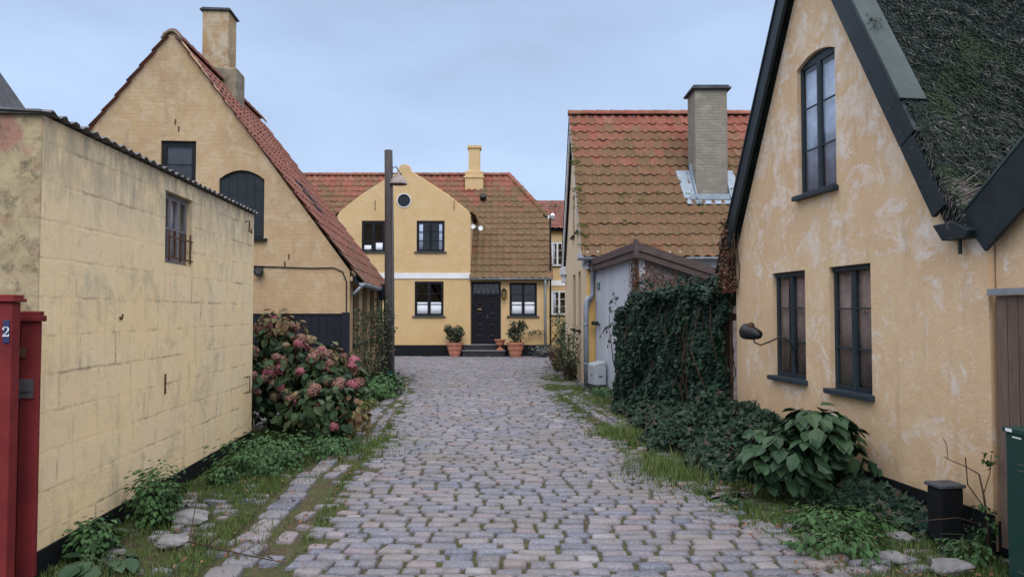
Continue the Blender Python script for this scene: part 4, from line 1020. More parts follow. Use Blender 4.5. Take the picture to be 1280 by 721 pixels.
ridge(m, (-11, FD, FR + .08), (hx, FD, FR + .08), .12); ridge(m, (RX + .03, hy - .03, hz + .05), (hx, FD, FR + .10), .11); ridge(m, (RX + .03, 2 * FD - hy, hz + .05), (hx, FD, FR + .10), .11)
fr_ = m.build('roof', [MT['tile_far'], MT['black']], fh)
# wing roof behind the gable
m = MB(); m.k = 1
for sx in (-1, 1):
    slab(m, [(GC, .16, 6.55), (GC + sx * 2.45, .16, 5.08), (GC + sx * 2.45, 2.15, 5.08), (GC, 3.5, 6.55)], .08)
m.k = 0
for sx in (-1, 1):
    Vw = Vector((-sx * 2.45, 0, 1.47)); tiles(m, (GC + sx * 2.5, .16, 5.08), (0, 1, 0), Vw, 3.1, Vw.length, clip=lambda a, b: a < 2.2 + b * .5)
ridge(m, (GC, .2, 6.60), (GC, 3.5, 6.60), .1)
m.build('wing_roof', [MT['tile_far'], MT['black']], fh)
m = MB()
for i in list(range(2, 15)):     # rounded tile capping along the gable parapet
    pass
pr = [(u, -.05 + .0, v + .02) for u, v in gout[2:]]
m.tube([(u, .03, v + .01) for u, v in gout[2:]], .028, 8); m.k = 0
m.build('gable_coping', MT['st_far'], fh, smooth=True)
m = MB(); gutter(m, GX1 + .02, RX + .05, eF.y - .05, eF.z + .01, .06); m.build('gutter', MT['zinc'], fh, smooth=True)
m = MB(); m.tube([(1.20, eF.y - .05, eF.z - .03), (1.20, -.12, eF.z - .25), (1.20, -.07, 2.4), (1.20, -.07, .05)], .042, 10); m.build('downpipe', MT['greycab'], fh, smooth=True)
m = MB(); m.box(1.36, 1.42, .0, .1, .05, 5.1); m.build('corner_board', MT['plinth'], fh)
m = MB(); m.box(-1.92, -1.18, 3.25, 3.95, 6.0, 7.35); m.box(-1.96, -1.14, 3.21, 3.99, 7.05, 7.13); 
fc = m.build('chimney', MT['st_far'], fh, bevel=.02)
m = MB(); m.box(-1.78, -1.32, 3.36, 3.82, 7.3, 8.30); m.box(-1.83, -1.27, 3.31, 3.87, 8.30, 8.42); m.build('chimney_shaft', MT['st_far'], fc, bevel=.012)
m = MB(); m.tube([Vector((-.86 - .3, 0, 0)) + Vector((0, eF.y, eF.z)) + VF * 4.5 + Vector((0, -.02, 0)), Vector((-1.16, eF.y, eF.z)) + VF * 4.5 + Vector((0, -.22, .18))], .13, 12); m.build('roof_vent', MT['iron'], fr_)
m = MB(); m.tube([(RX + .05, -.08, 5.06 - .05), (RX + .05, .05, 5.10)], .08, 10); m.box(RX - .02, RX + .1, hy - .12, hy + .02, hz - .16, hz + .1); m.build('verge_end', MT['white'], fh)
for k, xx in enumerate((-4.95, -2.1)):
    m = MB(); m.box(xx, xx + .02, -.14, -.121, 5.25, 5.6); m.build('wall_anchor', MT['rust'], fh)
# floodlights on the cheek
for k, (x, lb) in enumerate(((-1.42, 'white floodlight at the gable shoulder, inner one of the pair'), (-1.14, 'white floodlight above the mossy tiles, outer one of the pair'))):
    t_ = thing('floodlight', lb, 'floodlight', (x, FY + .15, 4.68 - k * .06), 0, 'pair of white floodlights at the gable shoulder')
    m = MB(); m.lathe([(0, .1), (.05, .08), (.085, -.04), (.09, -.06), (.07, -.055), (0, -.05)], (0, 0, 0), 16, 'y'); m.build('lamp_head', MT['white'], t_, smooth=True)
    m = MB(); m.tube([(0, .08, .0), (-.1 - .1 * k, .12, .08)], .02, 6); m.build('arm', MT['steel'], t_)
# lantern
lt = thing('wall_lantern', 'black brass wall lantern between the black door and right window', 'lantern', (-.17 - .12, FY - .03, 2.18), 0)
m = MB()
m.tube([(0, .025, -.05), (0, -.10, -.16), (0, -.14, -.10)], .012, 6); m.lathe([(.02, .28), (.05, .22), (.13, .16), (.12, .15), (.0, .15)], (0, -.14, 0), 6); m.lathe([(.0, -.17), (.05, -.14), (.075, -.12), (0, -.12)], (0, -.14, 0), 6)
for k in range(6):
    a = 2 * math.pi * k / 6; m.tube([(.075 * math.cos(a), -.14 + .075 * math.sin(a), -.12), (.115 * math.cos(a), -.14 + .115 * math.sin(a), .15)], .010, 4)
m.build('lantern_frame', MT['iron'], lt)
m = MB(); m.lathe([(.05, -.11), (.08, .14)], (0, -.14, 0), 6); m.build('lantern_glass', MT['brass'], lt)

# pots -----------------------------------------------------------------
def pot(name, label, cat, loc, s, plant=None, group=None):
    t_ = thing(name, label, cat, loc, 0, group)
    m = MB(); m.lathe([(.17 * s, 0), (.20 * s, .12 * s), (.215 * s, .13 * s), (.21 * s, .16 * s), (.24 * s, .27 * s), (.255 * s, .28 * s), (.25 * s, .31 * s), (.275 * s, .42 * s), (.30 * s, .43 * s), (.305 * s, .50 * s), (.27 * s, .50 * s), (.25 * s, .44 * s)], (0, 0, 0), 24)
    m.build('pot', MT['terr'], t_, smooth=False)
    m = MB(); m.lathe([(0, .45 * s), (.25 * s, .45 * s)], (0, 0, 0), 16); m.build('soil', MT['rubble'], t_)
    if plant:
        w_, h_, n_ = plant; m = MB(); tips = [(ru(-w_, w_) * .7, ru(-.15, .15), .45 * s + h_ * ru(.6, 1)) for _ in range(9)]
        stems(m, (0, 0, .42 * s), tips, .012); m.build('stem', MT['stem'], t_)
        m = MB()
        for tp in tips: fol(m, (tp[0], tp[1], tp[2] - h_ * .12), (w_ * .33, w_ * .33, h_ * .22), n_ // 9, .09, 'oval', .5, .2)
        fol(m, (0, 0, .45 * s + h_ * .4), (w_ * .7, w_ * .6, h_ * .38), n_ // 2, .09, 'oval', .4, .3)
        m.build('foliage', MT['potL'], t_, recalc=False)
    return t_
pot('potted_shrub', 'terracotta pot with dark upright shrub left of the black door', 'potted plant', (-2.02, FY - .55, 0), 1.0, (.36, .72, 620), 'terracotta pots by the front door')
pot('potted_shrub', 'terracotta pot with wider gappy shrub right of the door steps', 'potted plant', (.12, FY - .85, 0), 1.06, (.42, .85, 460), 'terracotta pots by the front door')
t_ = thing('pedestal_pot', 'small empty terracotta pedestal bowl on the door steps', 'pot', (-.42, FY - .47, .235), 0, 'terracotta pots by the front door')
m = MB(); m.lathe([(.13, 0), (.13, .03), (.06, .08), (.05, .13), (.14, .2), (.17, .32), (.21, .34), (.21, .38), (.16, .38), (.14, .3), (0, .28)], (0, 0, 0), 20); m.build('bowl', MT['terr'], t_)

# ------------------------------------------------------------------ further yellow house in the gap
gh = thing('distant_house', 'distant yellow house with white casements seen in the gap right of the mossy roof', 'house', (1.2, 32, 0), 0)
w1_ = rect(.55, 1.10, 3.62, 4.72); w2_ = rect(.55, 1.25, 1.45, 2.55)
m = MB(); m.wall([(-1, 0), (6, 0), (6, 5.4), (-1, 5.4)], [w1_, w2_], .3, FRONT); m.wall(rect(.3, 6, 0, 5.4), [], .3, lambda u, d, v: (-1 + d, u, v)); m.wall(rect(.3, 6, 0, 5.4), [], .3, ENDW(6)); m.wall(rect(-.7, 5.7, 0, 5.4), [], .3, BACKW(6)); m.build('wall', MT['st_far'], gh)
m = MB(); m.box(-1, 6, -.04, -.003, 2.75, 3.0); m.build('white_band', MT['white'], gh)
for q, rr in ((w1_, 3), (w2_, 3)): window(gh, FRONT, q[0][0], q[1][0], q[0][1], q[2][1], rec=.02, cols=2, rows=rr, fw=.07, mat='white', sill=.08, silla='frameblk', curtain='drape', cur=[(.1, .3, .1, .9)])
m = MB(); m.k = 1; vg = Vector((0, 3, 3.2)).normalized(); slab(m, [(-1.1, -.25, 5.25), (6.1, -.25, 5.25), (6.1, 3, 8.4 - 1.5), (-1.1, 3, 8.4 - 1.5)], .1); slab(m, [(-1.1, 6.25, 5.25), (6.1, 6.25, 5.25), (6.1, 3, 6.9), (-1.1, 3, 6.9)], .1)
m.k = 0; tiles(m, (-1.1, -.28, 5.28), (1, 0, 0), (0, 3.25, 1.65), 7.2, 3.6); ridge(m, (-1.1, 3, 6.95), (6.1, 3, 6.95)); m.build('roof', [MT['tile_red'], MT['black']], gh)

# ------------------------------------------------------------------ wooden pole with street lamp
po = thing('lamp_pole', 'tall weathered wooden pole with an enamel street lamp, at the cottage corner', 'street lamp', (-2.67, 15.74, 0), 0)
m = MB(); m.tube([(0.0, 0, -.05), (-.01, 0, 2), (-.03, 0, 4), (-.05, 0, 5.12)], [.115, .105, .095, .088], 14); m.build('post', MT['poleW'], po, smooth=True)
m = MB(); m.tube([(.05, -.06, 4.72), (.13, -.06, 4.75), (.2, -.02, 4.62), (.25, 0, 4.58)], .012, 6); m.tube([(.04, -.05, 4.60), (.24, 0, 4.60)], .010, 6); m.build('lamp_arm', MT['iron'], po)
m = MB(); m.lathe([(.03, .14), (.045, .13), (.05, .08), (.10, .05), (.165, -.03), (.195, -.12), (.20, -.13), (.185, -.125), (.155, -.04), (.0, .04)], (.17, 0, 4.50), 24); m.build('lamp_shade', MT['enamel'], po, smooth=True)
m = MB(); m.lathe([(0, -.12), (.05, -.09), (.055, -.03), (.03, .04), (0, .05)], (.17, 0, 4.50), 14); m.build('bulb', MT['offwhite'], po, smooth=True)
m = MB(); m.tube([(.09, -.07, .3), (.075, -.075, 2), (.05, -.07, 4.5)], .012, 5); m.build('cable', MT['steel'], po)
m = MB(); m.box(-.03, .09, -.135, -.112, .10, .30); m.build('base_plate', MT['teal'], po)
m = MB(); m.box(-.24, -.12, -.06, .06, 1.82, 2.18); m.tube([(-.18, 0, 1.82), (-.18, 0, .4)], .02, 6); m.build('junction_box', MT['frameblk'], po)

# ------------------------------------------------------------------ black wall lamp on the thatched house
T_M = Matrix.Translation((2.63, 8.44, 0)) @ Matrix.Rotation(TR, 4, 'Z')
bl = thing('gooseneck_lamp', 'black oval street lamp on a curved arm beside the left small casement', 'wall lamp', (2.63, 8.44, 0), TR)
m = MB(); m.tube([(1.22, .055, 1.02), (1.215, .05, 1.15), (1.21, .0, 1.25), (1.20, -.05, 1.30), (1.16, -.10, 1.30), (1.08, -.16, 1.255), (1.0, -.21, 1.22), (.92, -.23, 1.24), (.88, -.24, 1.30)], .008, 8); m.build('lamp_arm', MT['iron'], bl, smooth=True)
m = MB(); m.lathe([(0, .03), (.02, .025), (.035, 0), (.03, -.03), (0, -.04)], (.86, -.24, 1.425), 12); m.build('finial', MT['rust'], bl, smooth=True)
m = MB(); m.lathe([(.0, .17), (.05, .155), (.075, .06), (.085, .0), (.092, -.08), (.085, -.085), (.07, -.06), (0, -.04)], (0, 0, 0), 22, 'x')
hd = m.build('lamp_head', MT['iron'], bl, smooth=True); hd.location = (.83, -.24, 1.345); hd.rotation_euler = (0, R(8), R(12)); hd.scale = (.92, .92, .92)

# cabinet, post, stones
gc = thing('utility_cabinet', 'dark green metal street cabinet at the right edge in front of the planks', 'cabinet', (2.84, 4.17, 0), 0)
m = MB(); m.box(0, .34, -.95, 0, .05, .87); m.build('body', MT['greencab'], gc, bevel=.006)
m = MB(); m.box(-.012, .352, -.962, .012, .87, .90); m.build('lid', MT['greencab'], gc, bevel=.004)
m = MB(); m.box(.02, .32, -.93, -.02, -.03, .049); m.build('plinth', MT['slate'], gc)
m = MB(); m.box(-.014, -.0125, -.07, -.02, .876, .893); m.box(-.003, -.001, -.13, -.06, .845, .853); m.build('label', MT['lace'], gc)
m = MB()
for z in (.70, .665): m.box(-.004, -.001, -.20, -.10, z, z + .007)
m.box(-.004, -.001, -.14, -.08, .1, .108); m.build('vent_slot', MT['steel'], gc)
bp = thing('stone_bollard', 'short black tarred post with flat cap standing against the plinth', 'bollard', (2.88, 4.90, 0), TR)
m = MB(); m.box(-.065, .065, -.04, .13, -.02, .38); m.build('post', MT['plinth'], bp, bevel=.01)
m = MB(); m.box(-.078, .078, -.052, .142, .381, .405); m.build('cap', MT['slate'], bp, bevel=.006)
def rock(x, y, r, lb):
    bm = bmesh.new(); bmesh.ops.create_icosphere(bm, subdivisions=3, radius=1)
    for v in bm.verts:
        k = 1 + .35 * noise.noise(v.co * 1.3 + Vector((x * 9, y * 7, 0))) + .1 * noise.noise(v.co * 4 + Vector((x, y, 2))); v.co = Vector((v.co.x * r * k * 1.3, v.co.y * r * k, v.co.z * r * k * .55))
    me = bpy.data.meshes.new('stone'); bm.to_mesh(me); bm.free(); me.materials.append(MT['rock']); o = bpy.data.objects.new('stone', me); C.objects.link(o); o.location = (x, y, r * .15)
    tag(o, lb, 'stone', 'loose stones by the walls')
rock(2.66, 5.0, .07, 'pale round stone in the weeds left of the black post'); rock(2.66, 4.42, .085, 'flat grey stone at the bottom right edge of the picture')
rock(2.40, 4.60, .07, 'smaller flat stone left of the flat grey corner stone'); rock(-2.42, 5.45, .11, 'grey boulder against the yellow block wall'); rock(-2.28, 4.9, .09, 'small pale stone near the bottom left plants')

# ------------------------------------------------------------------ planting
def plant(name, label, cat, loc=(0, 0, 0), group=None): return thing(name, label, cat, loc, 0, group)
# ivy-covered fence
ih = plant('ivy_hedge', 'tall dense dark ivy covering a fence from the white planks to the thatched cottage', 'ivy')
a0, a1 = Vector((1.97, 11.9, 0)), Vector((2.64, 8.55, 0)); dI = (a1 - a0).normalized(); nI = Vector((dI.y, -dI.x, 0)); nI = nI if nI.x < 0 else -nI; LI = (a1 - a0).length
m = MB()
for k in range(24):
    p = a0 + dI * (LI * k / 24); m.beam(p + Vector((0, 0, 0)), p + Vector((0, 0, 1.75)), .13, .04, (nI.x, nI.y, 0))
m.beam(a0 - nI * .03 + Vector((0, 0, 1.5)), a1 - nI * .03 + Vector((0, 0, 1.5)), .05, .08)
for k in range(90):
    p = a0 + dI * ru(0, LI) + nI * ru(.03, .12); z = 0; pts = [p.copy()]
    for q in range(6): p = p + Vector((ru(-.1, .1), ru(-.12, .12), ru(.2, .34))); pts.append(p.copy())
    m.tube(pts, [.012, .011, .01, .008, .007, .005, .003], 5)
m.build('stems', MT['stem'], ih)
m = MB()
def bulge(t, z): return max(.05, .16 + .26 * noise.noise(Vector((t * 1.5, z * 1.3, 4))) + .13 * noise.noise(Vector((t * 4, z * 3, 9))) - .10 * max(0, z - 1.2) + .12 * max(0, .7 - z))
for k in range(30000):
    t = ru(-.10, LI + .02); z = ru(0, 1.93) if rnd() > .12 else ru(1.7, 1.95)
    top = 1.86 - .5 * max(0, .5 - t) + .20 * noise.noise(Vector((t * 2.2, 0, 1))) + .08 * noise.noise(Vector((t * 9, 0, 1))); 
    if z > top: continue
    dep_ = bulge(t, z) * min(1, (top - z) / .12 + .35); depth = dep_ * (1 - .5 * rnd() ** 2)
    p = a0 + dI * t + nI * depth + Vector((0, 0, z))
    nn = (nI * 1 + rdir() * .8 + Vector((0, 0, .35 + (z > top - .15) * .9)))
    leaf(m, p, nn, ru(.035, .075), ru(-1, 1), 'ivy', droop=(0, 0, -1))
for k in range(3500):
    t = ru(-.1, LI); p = a0 + dI * t + nI * ru(-.35, .2) + Vector((0, 0, 1.80 - .5 * max(0, .5 - t) + .20 * noise.noise(Vector((t * 2.2, 0, 1))) + ru(-.05, .09)))
    leaf(m, p, rdir(1.2), ru(.035, .07), rnd() * 6, 'ivy')
for k in range(1800):
    p = a0 - dI * ru(.0, .14) + nI * ru(-.3, .25) + Vector((0, 0, ru(0, 1.6))); leaf(m, p, -dI + rdir() * .6, ru(.035, .07), ru(-1, 1), 'ivy', droop=(0, 0, -1))
for k in range(70):        # loose trailing shoots that break the outline
    t = ru(-.1, LI); p = a0 + dI * t + nI * ru(.0, .4) + Vector((0, 0, ru(1.2, 2.0))) ; d = (rdir(.2) + nI * .6)
    for q in range(9):
        leaf(m, p, rdir(.4) + nI, ru(.035, .065), rnd() * 6, 'ivy', droop=(0, 0, -1)); d = (d + rdir() * .4 + Vector((0, 0, -.25))).normalized(); p = p + d * .035
m.build('foliage', MT['ivy'], ih, recalc=False)
# ivy creeping over the ground
gi = plant('ground_ivy', 'low mound of ivy creeping over the ground at the foot of the yellow wall', 'ground cover')
gi['kind'] = 'stuff'
def in_gi(x, y):
    # distance from wall towards the street, height of the mound
    if y > 12.0 or y < 4.9: return 0
    wx = 2.63 + .136 * (8.44 - y) if y < 8.5 else 2.64 - .2 * (y - 8.55)
    d = wx - x
    wid = lerp([(4.9, .32), (5.6, .50), (6.4, .85), (7.2, 1.12), (8.5, 1.10), (10, .75), (11.6, .45), (12, .25)], y)
    if d < -.02 or d > wid: return 0
    e = 1 - (d / wid); return e
hh = [(4.9, .05), (5.6, .12), (6.6, .22), (7.3, .36), (8.4, .46), (9.5, .30), (11, .2), (12, .12)]
m = MB(); m2_ = MB(); m2_.smooth = True
q = 0
for k in range(85000):
    y = 4.9 + 7.1 * rnd() ** 1.2; x = ru(.8, 3.1); e = in_gi(x, y)
    if e <= 0: continue
    nn_ = noise.noise(Vector((x * 2, y * 2, 0)))
    if e < .2 and nn_ < .1 - e * .8: continue
    z = lerp(hh, y) * min(1, e * 1.4) ** .8 * (1 + .7 * nn_) + ru(-.05, .06)
    if z < .01: z = .012 + rnd() * .02
    leaf(m, (x, y, z), (rdir() * .9 + Vector((-.5, -.2, .9))), ru(.025, .07), rnd() * 6.28, 'ivy'); q += 1
m.build('foliage', MT['ivyl'], gi, recalc=False)
nx_, ny_ = 14, 60; vs = []
for j in range(ny_ + 1):
    y = 4.95 + 7 * j / ny_
    for i in range(nx_ + 1):
        wx = 2.63 + .136 * (8.44 - y) if y < 8.5 else 2.64 - .2 * (y - 8.55)
        wid = lerp([(4.9, .32), (5.6, .50), (6.4, .85), (7.2, 1.12), (8.5, 1.10), (10, .75), (11.6, .45), (12, .25)], y) * .85
        x = wx + .1 - (wid + .1) * i / nx_; e = in_gi(x, y); vs.append((x, y, max(-.02, lerp(hh, y) * min(1, max(0, e) * 1.4) ** .8 * (1 + .5 * noise.noise(Vector((x * 2, y * 2, 0)))) - .10)))
m2_.add(vs, [(j * (nx_ + 1) + i, j * (nx_ + 1) + i + 1, (j + 1) * (nx_ + 1) + i + 1, (j + 1) * (nx_ + 1) + i) for j in range(ny_) for i in range(nx_)])
struct(m2_.build('soil_bank', MT['rubble']))
# dry creeper on the outbuilding and up the verge
dv = plant('dry_creeper', 'brown leafless creeper hanging over the outbuilding corner and grey wall', 'creeper')
m = MB(); m_l = MB()
def ow(x, y, z): p = Matrix.Rotation(OR, 3, 'Z') @ Vector((x, y, 0)); return Vector((p.x + 1.73, p.y + 14.91, z))
for k in range(150):
    on_side = k % 3 > 0
    if on_side: p = [OL + .04, ru(0, 2.0), ru(1.3, 2.3)]
    else: p = [OL - ru(0, .5) * rnd(), -.03, ru(1.4, 2.5)]
    pts = []
    for q in range(7):
        if on_side and p[2] > 2.45 - .3 * p[1]: p[2] = 2.45 - .3 * p[1]
        pts.append(ow(*p))
        if on_side: p[1] += ru(-.09, .09); p[0] = OL + ru(.02, .07)
        else: p[0] += ru(-.06, .06); p[1] = -ru(.02, .06)
        p[2] -= ru(.03, .13)
    m.tube(pts, .005, 4)
m.build('stems', MT['drylf'], dv)
for k in range(2600):
    if rnd() < .62: y_ = ru(-.02, 2.1) * rnd() ** .6; x_ = OL + ru(.01, .08); z_ = ru(1.5, 2.42 - .3 * y_)
    else: x_ = OL - abs(random.gauss(0, .16)); y_ = -ru(.01, .07); z_ = ru(1.2, 2.5)
    if rnd() < .12: z_ = oz(x_, y_) + .14
    leaf(m_l, ow(x_, y_, z_), rdir(.1), ru(.02, .045), rnd() * 6, 'petal')
m_l.build('foliage', MT['drylf'], dv, recalc=False)
dv2 = plant('verge_creeper', 'dry reddish creeper climbing the far verge of the thatched gable above the ivy', 'creeper')
m = MB(); m_l = MB()
for k in range(26):
    p = T_M @ Vector((ru(-.12, .06), -.05, 1.8)); pts = [p]
    for q in range(6): p = p + Vector((ru(-.05, .05), ru(-.05, .05), ru(.06, .16))); pts.append(p)
    m.tube(pts, .005, 4)
m.build('stems', MT['stem'], dv2)
for k in range(750):
    t = rnd() ** 1.4; p = T_M @ Vector((ru(-.22, .10) * (1 - t * .5), -.08 + ru(-.08, .04), 1.8 + t * .85)); leaf(m_l, p, rdir(), ru(.025, .05), rnd() * 6, 'oval')
m_l.build('foliage', MT['drylf'], dv2, recalc=False)

# hydrangea
hy = plant('hydrangea', 'large hydrangea bush with faded pink flower heads against the dark fence', 'shrub', (-2.68, 9.6, 0))
blobs = [((-.25, .1, .55), (.70, .75, .52), 800), ((-.50, .2, 1.08), (.36, .4, .36), 260), ((.25, -.2, .60), (.48, .65, .42), 480), ((-.1, -.2, .85), (.42, .45, .36), 200), ((.40, -.75, .34), (.36, .6, .36), 330), ((-.62, -.4, .62), (.30, .42, .45), 230)]
m = MB(); tips = []
for c_, r_, n_ in blobs:
    for _ in range(9): u = rdir(.5); tips.append((c_[0] + u.x * r_[0] * .9, c_[1] + u.y * r_[1] * .9, max(.1, c_[2] + u.z * r_[2] * .9)))
stems(m, (-.05, 0, 0), tips, .010); m.build('stems', MT['stem'], hy)
m = MB()
for c_, r_, n_ in blobs: fol(m, c_, r_, int(n_ * 1.5), .125, 'oval', .35, .25, .45)
m.build('foliage', MT['hydL'], hy, recalc=False)
m = MB(); fol(m, (-.48, .2, 1.36), (.32, .32, .24), 300, .10, 'oval', .6, .2); fol(m, (.20, -.1, 1.0), (.28, .3, .18), 150, .09, 'oval', .6, .2); fol(m, (.40, .15, .90), (.22, .3, .16), 80, .09, 'oval', .6, .2)
fol(m, (.75, -.7, .30), (.2, .3, .3), 90, .1, 'oval', .3, .4)
m.build('browned_foliage', MT['hydB'], hy, recalc=False)['label'] = 'browning yellowish leaf tips at the top of the bush'
def head(c_, r_, mat):
    mm = MB(); c_ = Vector(c_)
    for q in range(150):
        u = rdir(.15); p = c_ + Vector((u.x * r_, u.y * r_, u.z * r_ * .8)) * ru(.75, 1.05)
        nn = u + rdir() * .5; s0 = rnd() * 6
        for w_ in range(2): leaf(mm, p, nn, r_ * .36, s0 + w_ * 3.14, 'petal')
    mm.build('flower_head', MT[mat], hy, recalc=False)
cnt = 0
while cnt < 82:
    c_, r_, _n = blobs[int(rnd() * 6)]; u = rdir(.25)
    if u.y > .35 or u.z < -.5: continue
    if u.x < -.8: continue
    k = .98 + rnd() * .12
    head((c_[0] + u.x * r_[0] * k, c_[1] + u.y * r_[1] * k, max(.2, c_[2] + u.z * r_[2] * k)), ru(.045, .080), random.choices(['hydP', 'hydT', 'hydR'], [6.6, 2.0, 1.4])[0]); cnt += 1

# leafy weeds along the left wall
def weeds(lb, c_, r_, n_, size, mat='nettle', name='leafy_weed', kind='oval'):
    t_ = plant(name, lb, 'plant', (c_[0], c_[1], 0), 'weeds growing along the walls')
    m = MB(); tips = [(ru(-.8, .8) * r_[0], ru(-.8, .8) * r_[1], ru(.5, .95) * r_[2] * 1.5) for _ in range(14)]
    stems(m, (0, 0, 0), tips, .004); m.build('stems', MT['greenstem'], t_)
    m = MB(); fol(m, (0, 0, r_[2] * .7), r_, n_, size, kind, .9, .2, .45, 3.5); 
    m.build('foliage', MT[mat], t_, recalc=False); return t_
weeds('wide low bed of bright green nettles under the hydrangea', (-2.48, 7.30), (.42, .60, .20), 2600, .045)
weeds('green weeds spilling right from below the hydrangea towards the kerb', (-2.02, 8.0), (.32, .40, .13), 900, .05)
weeds('round dark green weed clump midway along the block wall', (-2.65, 5.42), (.16, .24, .24), 1300, .042, 'nettle')
weeds('small dark weed with reddish leaf at the wall foot beyond the round clump', (-2.62, 6.55), (.13, .15, .12), 240, .05)
weeds('leafy weed clump against the wall near the red gate', (-2.68, 4.68), (.12, .20, .14), 620, .045)
weeds('broad pale leaves at the bottom left corner beside the gate', (-2.5, 4.42), (.26, .16, .05), 60, .13, 'bushL')
weeds('green weeds at the foot of the climbing rose by the wooden pole', (-2.42, 13.6), (.30, 1.1, .26), 1300, .08)
weeds('low green weeds under the big shrub beside the black post', (2.38, 5.25), (.40, .34, .09), 900, .045)
weeds('tangled weeds in front of the flat stones at bottom right', (2.15, 4.75), (.35, .25, .08), 420, .05)
weeds('limp pale leaves lying on the cobbles left of the big shrub', (1.78, 5.92), (.14, .12, .05), 26, .12, 'bushL')
weeds('yellowing weeds at the foot of the black plinth post', (2.86, 4.55), (.13, .2, .09), 180, .045)
weeds('straggly weeds along the base of the white planks', (1.72, 13.9), (.2, .8, .10), 500, .06)

# big leaved shrub on the right
bs = plant('broadleaf_shrub', 'broad-leaved dark green shrub with drooping leaves in front of the yellow wall', 'shrub', (2.42, 5.98, 0))
m = MB(); tips = []
for _ in range(22): u = rdir(.6); tips.append((u.x * .42, u.y * .36, .35 + abs(u.z) * .40))
stems(m, (0, 0, 0), tips, .011); m.build('stems', MT['greenstem'], bs)
m = MB()
fol(m, (.02, 0, .38), (.44, .38, .27), 300, .135, 'oval', .2, .2, .5)
fol(m, (-.32, -.02, .34), (.24, .26, .18), 110, .14, 'oval', .8, .3, .25)
fol(m, (.06, -.05, .66), (.26, .26, .13), 110, .165, 'oval', 1.2, .3, .25)
for tp in tips:
    for q in range(7):
        an = q * .9 + rnd(); leaf(m, Vector(tp) + Vector((math.cos(an), math.sin(an), 0)) * .02, Vector((math.cos(an) * .55, math.sin(an) * .55, 1)), ru(.12, .19), 0, 'oval', droop=(math.cos(an), math.sin(an), -.3))
m.build('foliage', MT['bushL'], bs, recalc=False)
# bare branch climbing by the plank gate
br = plant('bare_climber', 'thin bare branch against the wall corner beside the green cabinet', 'plant', (3.02, 4.62, 0))
m = MB()
m.tube([(.03, .05, 0), (.04, .06, .2), (.03, .08, .38), (.03, .12, .50), (.0, .22, .53), (-.03, .36, .55), (-.035, .39, .56)], [.008, .007, .006, .005, .004, .003, .002], 6)
m.tube([(-.03, .36, .55), (-.035, .355, .64), (-.05, .37, .69)], .0025, 5); m.tube([(.03, .08, .38), (.055, .05, .52), (.06, .04, .64)], .003, 5); m.tube([(-.0, .02, .3), (-.09, .05, .45), (-.10, .05, .62)], .004, 5); m.tube([(0, 0, .2), (-.25, -.1, .28), (-.4, .1, .2)], .003, 5)
m.build('stems', MT['stem'], br)
m = MB(); fol(m, (.06, .04, .62), (.03, .04, .06), 16, .04, 'oval'); fol(m, (.0, .03, .22), (.06, .08, .12), 45, .045, 'oval'); m.build('foliage', MT['nettle'], br, recalc=False)
# climbing rose
cl = plant('climbing_rose', 'sparse climbing rose trained up the cottage side wall by the pole', 'climbing plant', (-2.95, 14.2, 0))
m = MB(); pts_l = []
for k in range(34):
    p = Vector((ru(.1, .25), ru(-1.1, 1.6), 0)); pts = [p.copy()]
    for q in range(8): p = p + Vector((ru(-.05, .06), ru(-.16, .16), ru(.12, .27))); p.x = min(max(p.x, .05), .5); pts.append(p.copy()); pts_l.append(p.copy())
    m.tube(pts, [.010 - .001 * q for q in range(9)], 5)
m.build('stems', MT['stem'], cl)
m = MB()
for p in pts_l:
    for q in range(6): leaf(m, p + rdir() * .08, rdir(.3), ru(.04, .07), rnd() * 6, 'oval')
m.build('foliage', MT['rosL'], cl, recalc=False)
# shrubs beyond on the right
def scrub(lb, loc, rad, n_, size, mat, ns=16, zc=.5, name='garden_shrub'):
    t_ = plant(name, lb, 'shrub', loc)
    m = MB(); tips = [(ru(-1, 1) * rad[0] * .9, ru(-1, 1) * rad[1] * .9, ru(.5, 1.9) * rad[2]) for _ in range(ns)]; stems(m, (0, 0, 0), tips, .012); m.build('stems', MT['stem'], t_)
    m = MB(); fol(m, (0, 0, rad[2] * zc * 2), rad, n_, size, 'oval', .4, .15, .5, 2.6)
    m.build('foliage', MT[mat], t_, recalc=False)
scrub('tall loose green shrub in the gap beside the far house corner', (1.85, 24.9, 0), (.42, .5, .85), 1400, .085, 'rosL', zc=.5)
scrub('low silvery lavender bush under the far house downpipe', (1.15, 25.2, 0), (.55, .35, .22), 1500, .05, 'lav', zc=.5, name='lavender_bush')
scrub('brown half bare shrub by the pale gable of the amber cottage', (1.22, 19.4, 0), (.34, .6, .42), 420, .06, 'hydB', ns=34)
scrub('leggy green shrub with bare stems beside the grey drain pipe', (1.30, 16.6, 0), (.30, .7, .62), 520, .065, 'rosL', ns=30, zc=.55)
scrub('dark grey-green clump on the round cobbled bed by the drain pipe', (1.45, 17.6, 0), (.32, .7, .26), 800, .06, 'potL')
wt = plant('wall_twig', 'sprawling leafy twig on the yellow wall right of the potted shrub', 'plant', (.75, FY - .15, .75))
m = MB(); m.tube([(-.35, 0, .1), (0, -.05, .06), (.35, 0, .16)], .006, 5); m.build('stems', MT['stem'], wt); m = MB(); fol(m, (.1, 0, .1), (.36, .06, .12), 70, .08); m.build('foliage', MT['rosL'], wt, recalc=False)
rg = plant('roof_twig', 'small leafy plant sprouting beside the half hip above the roof', 'plant', (1.75, 30, 5.9)); m = MB(); stems(m, (0, 0, -.5), [(-.2, 0, .1), (.1, 0, .2), (.3, 0, .05)], .01); m.build('stems', MT['stem'], rg)
m = MB(); fol(m, (0, 0, 0), (.38, .2, .2), 160, .07); m.build('foliage', MT['rosL'], rg, recalc=False)
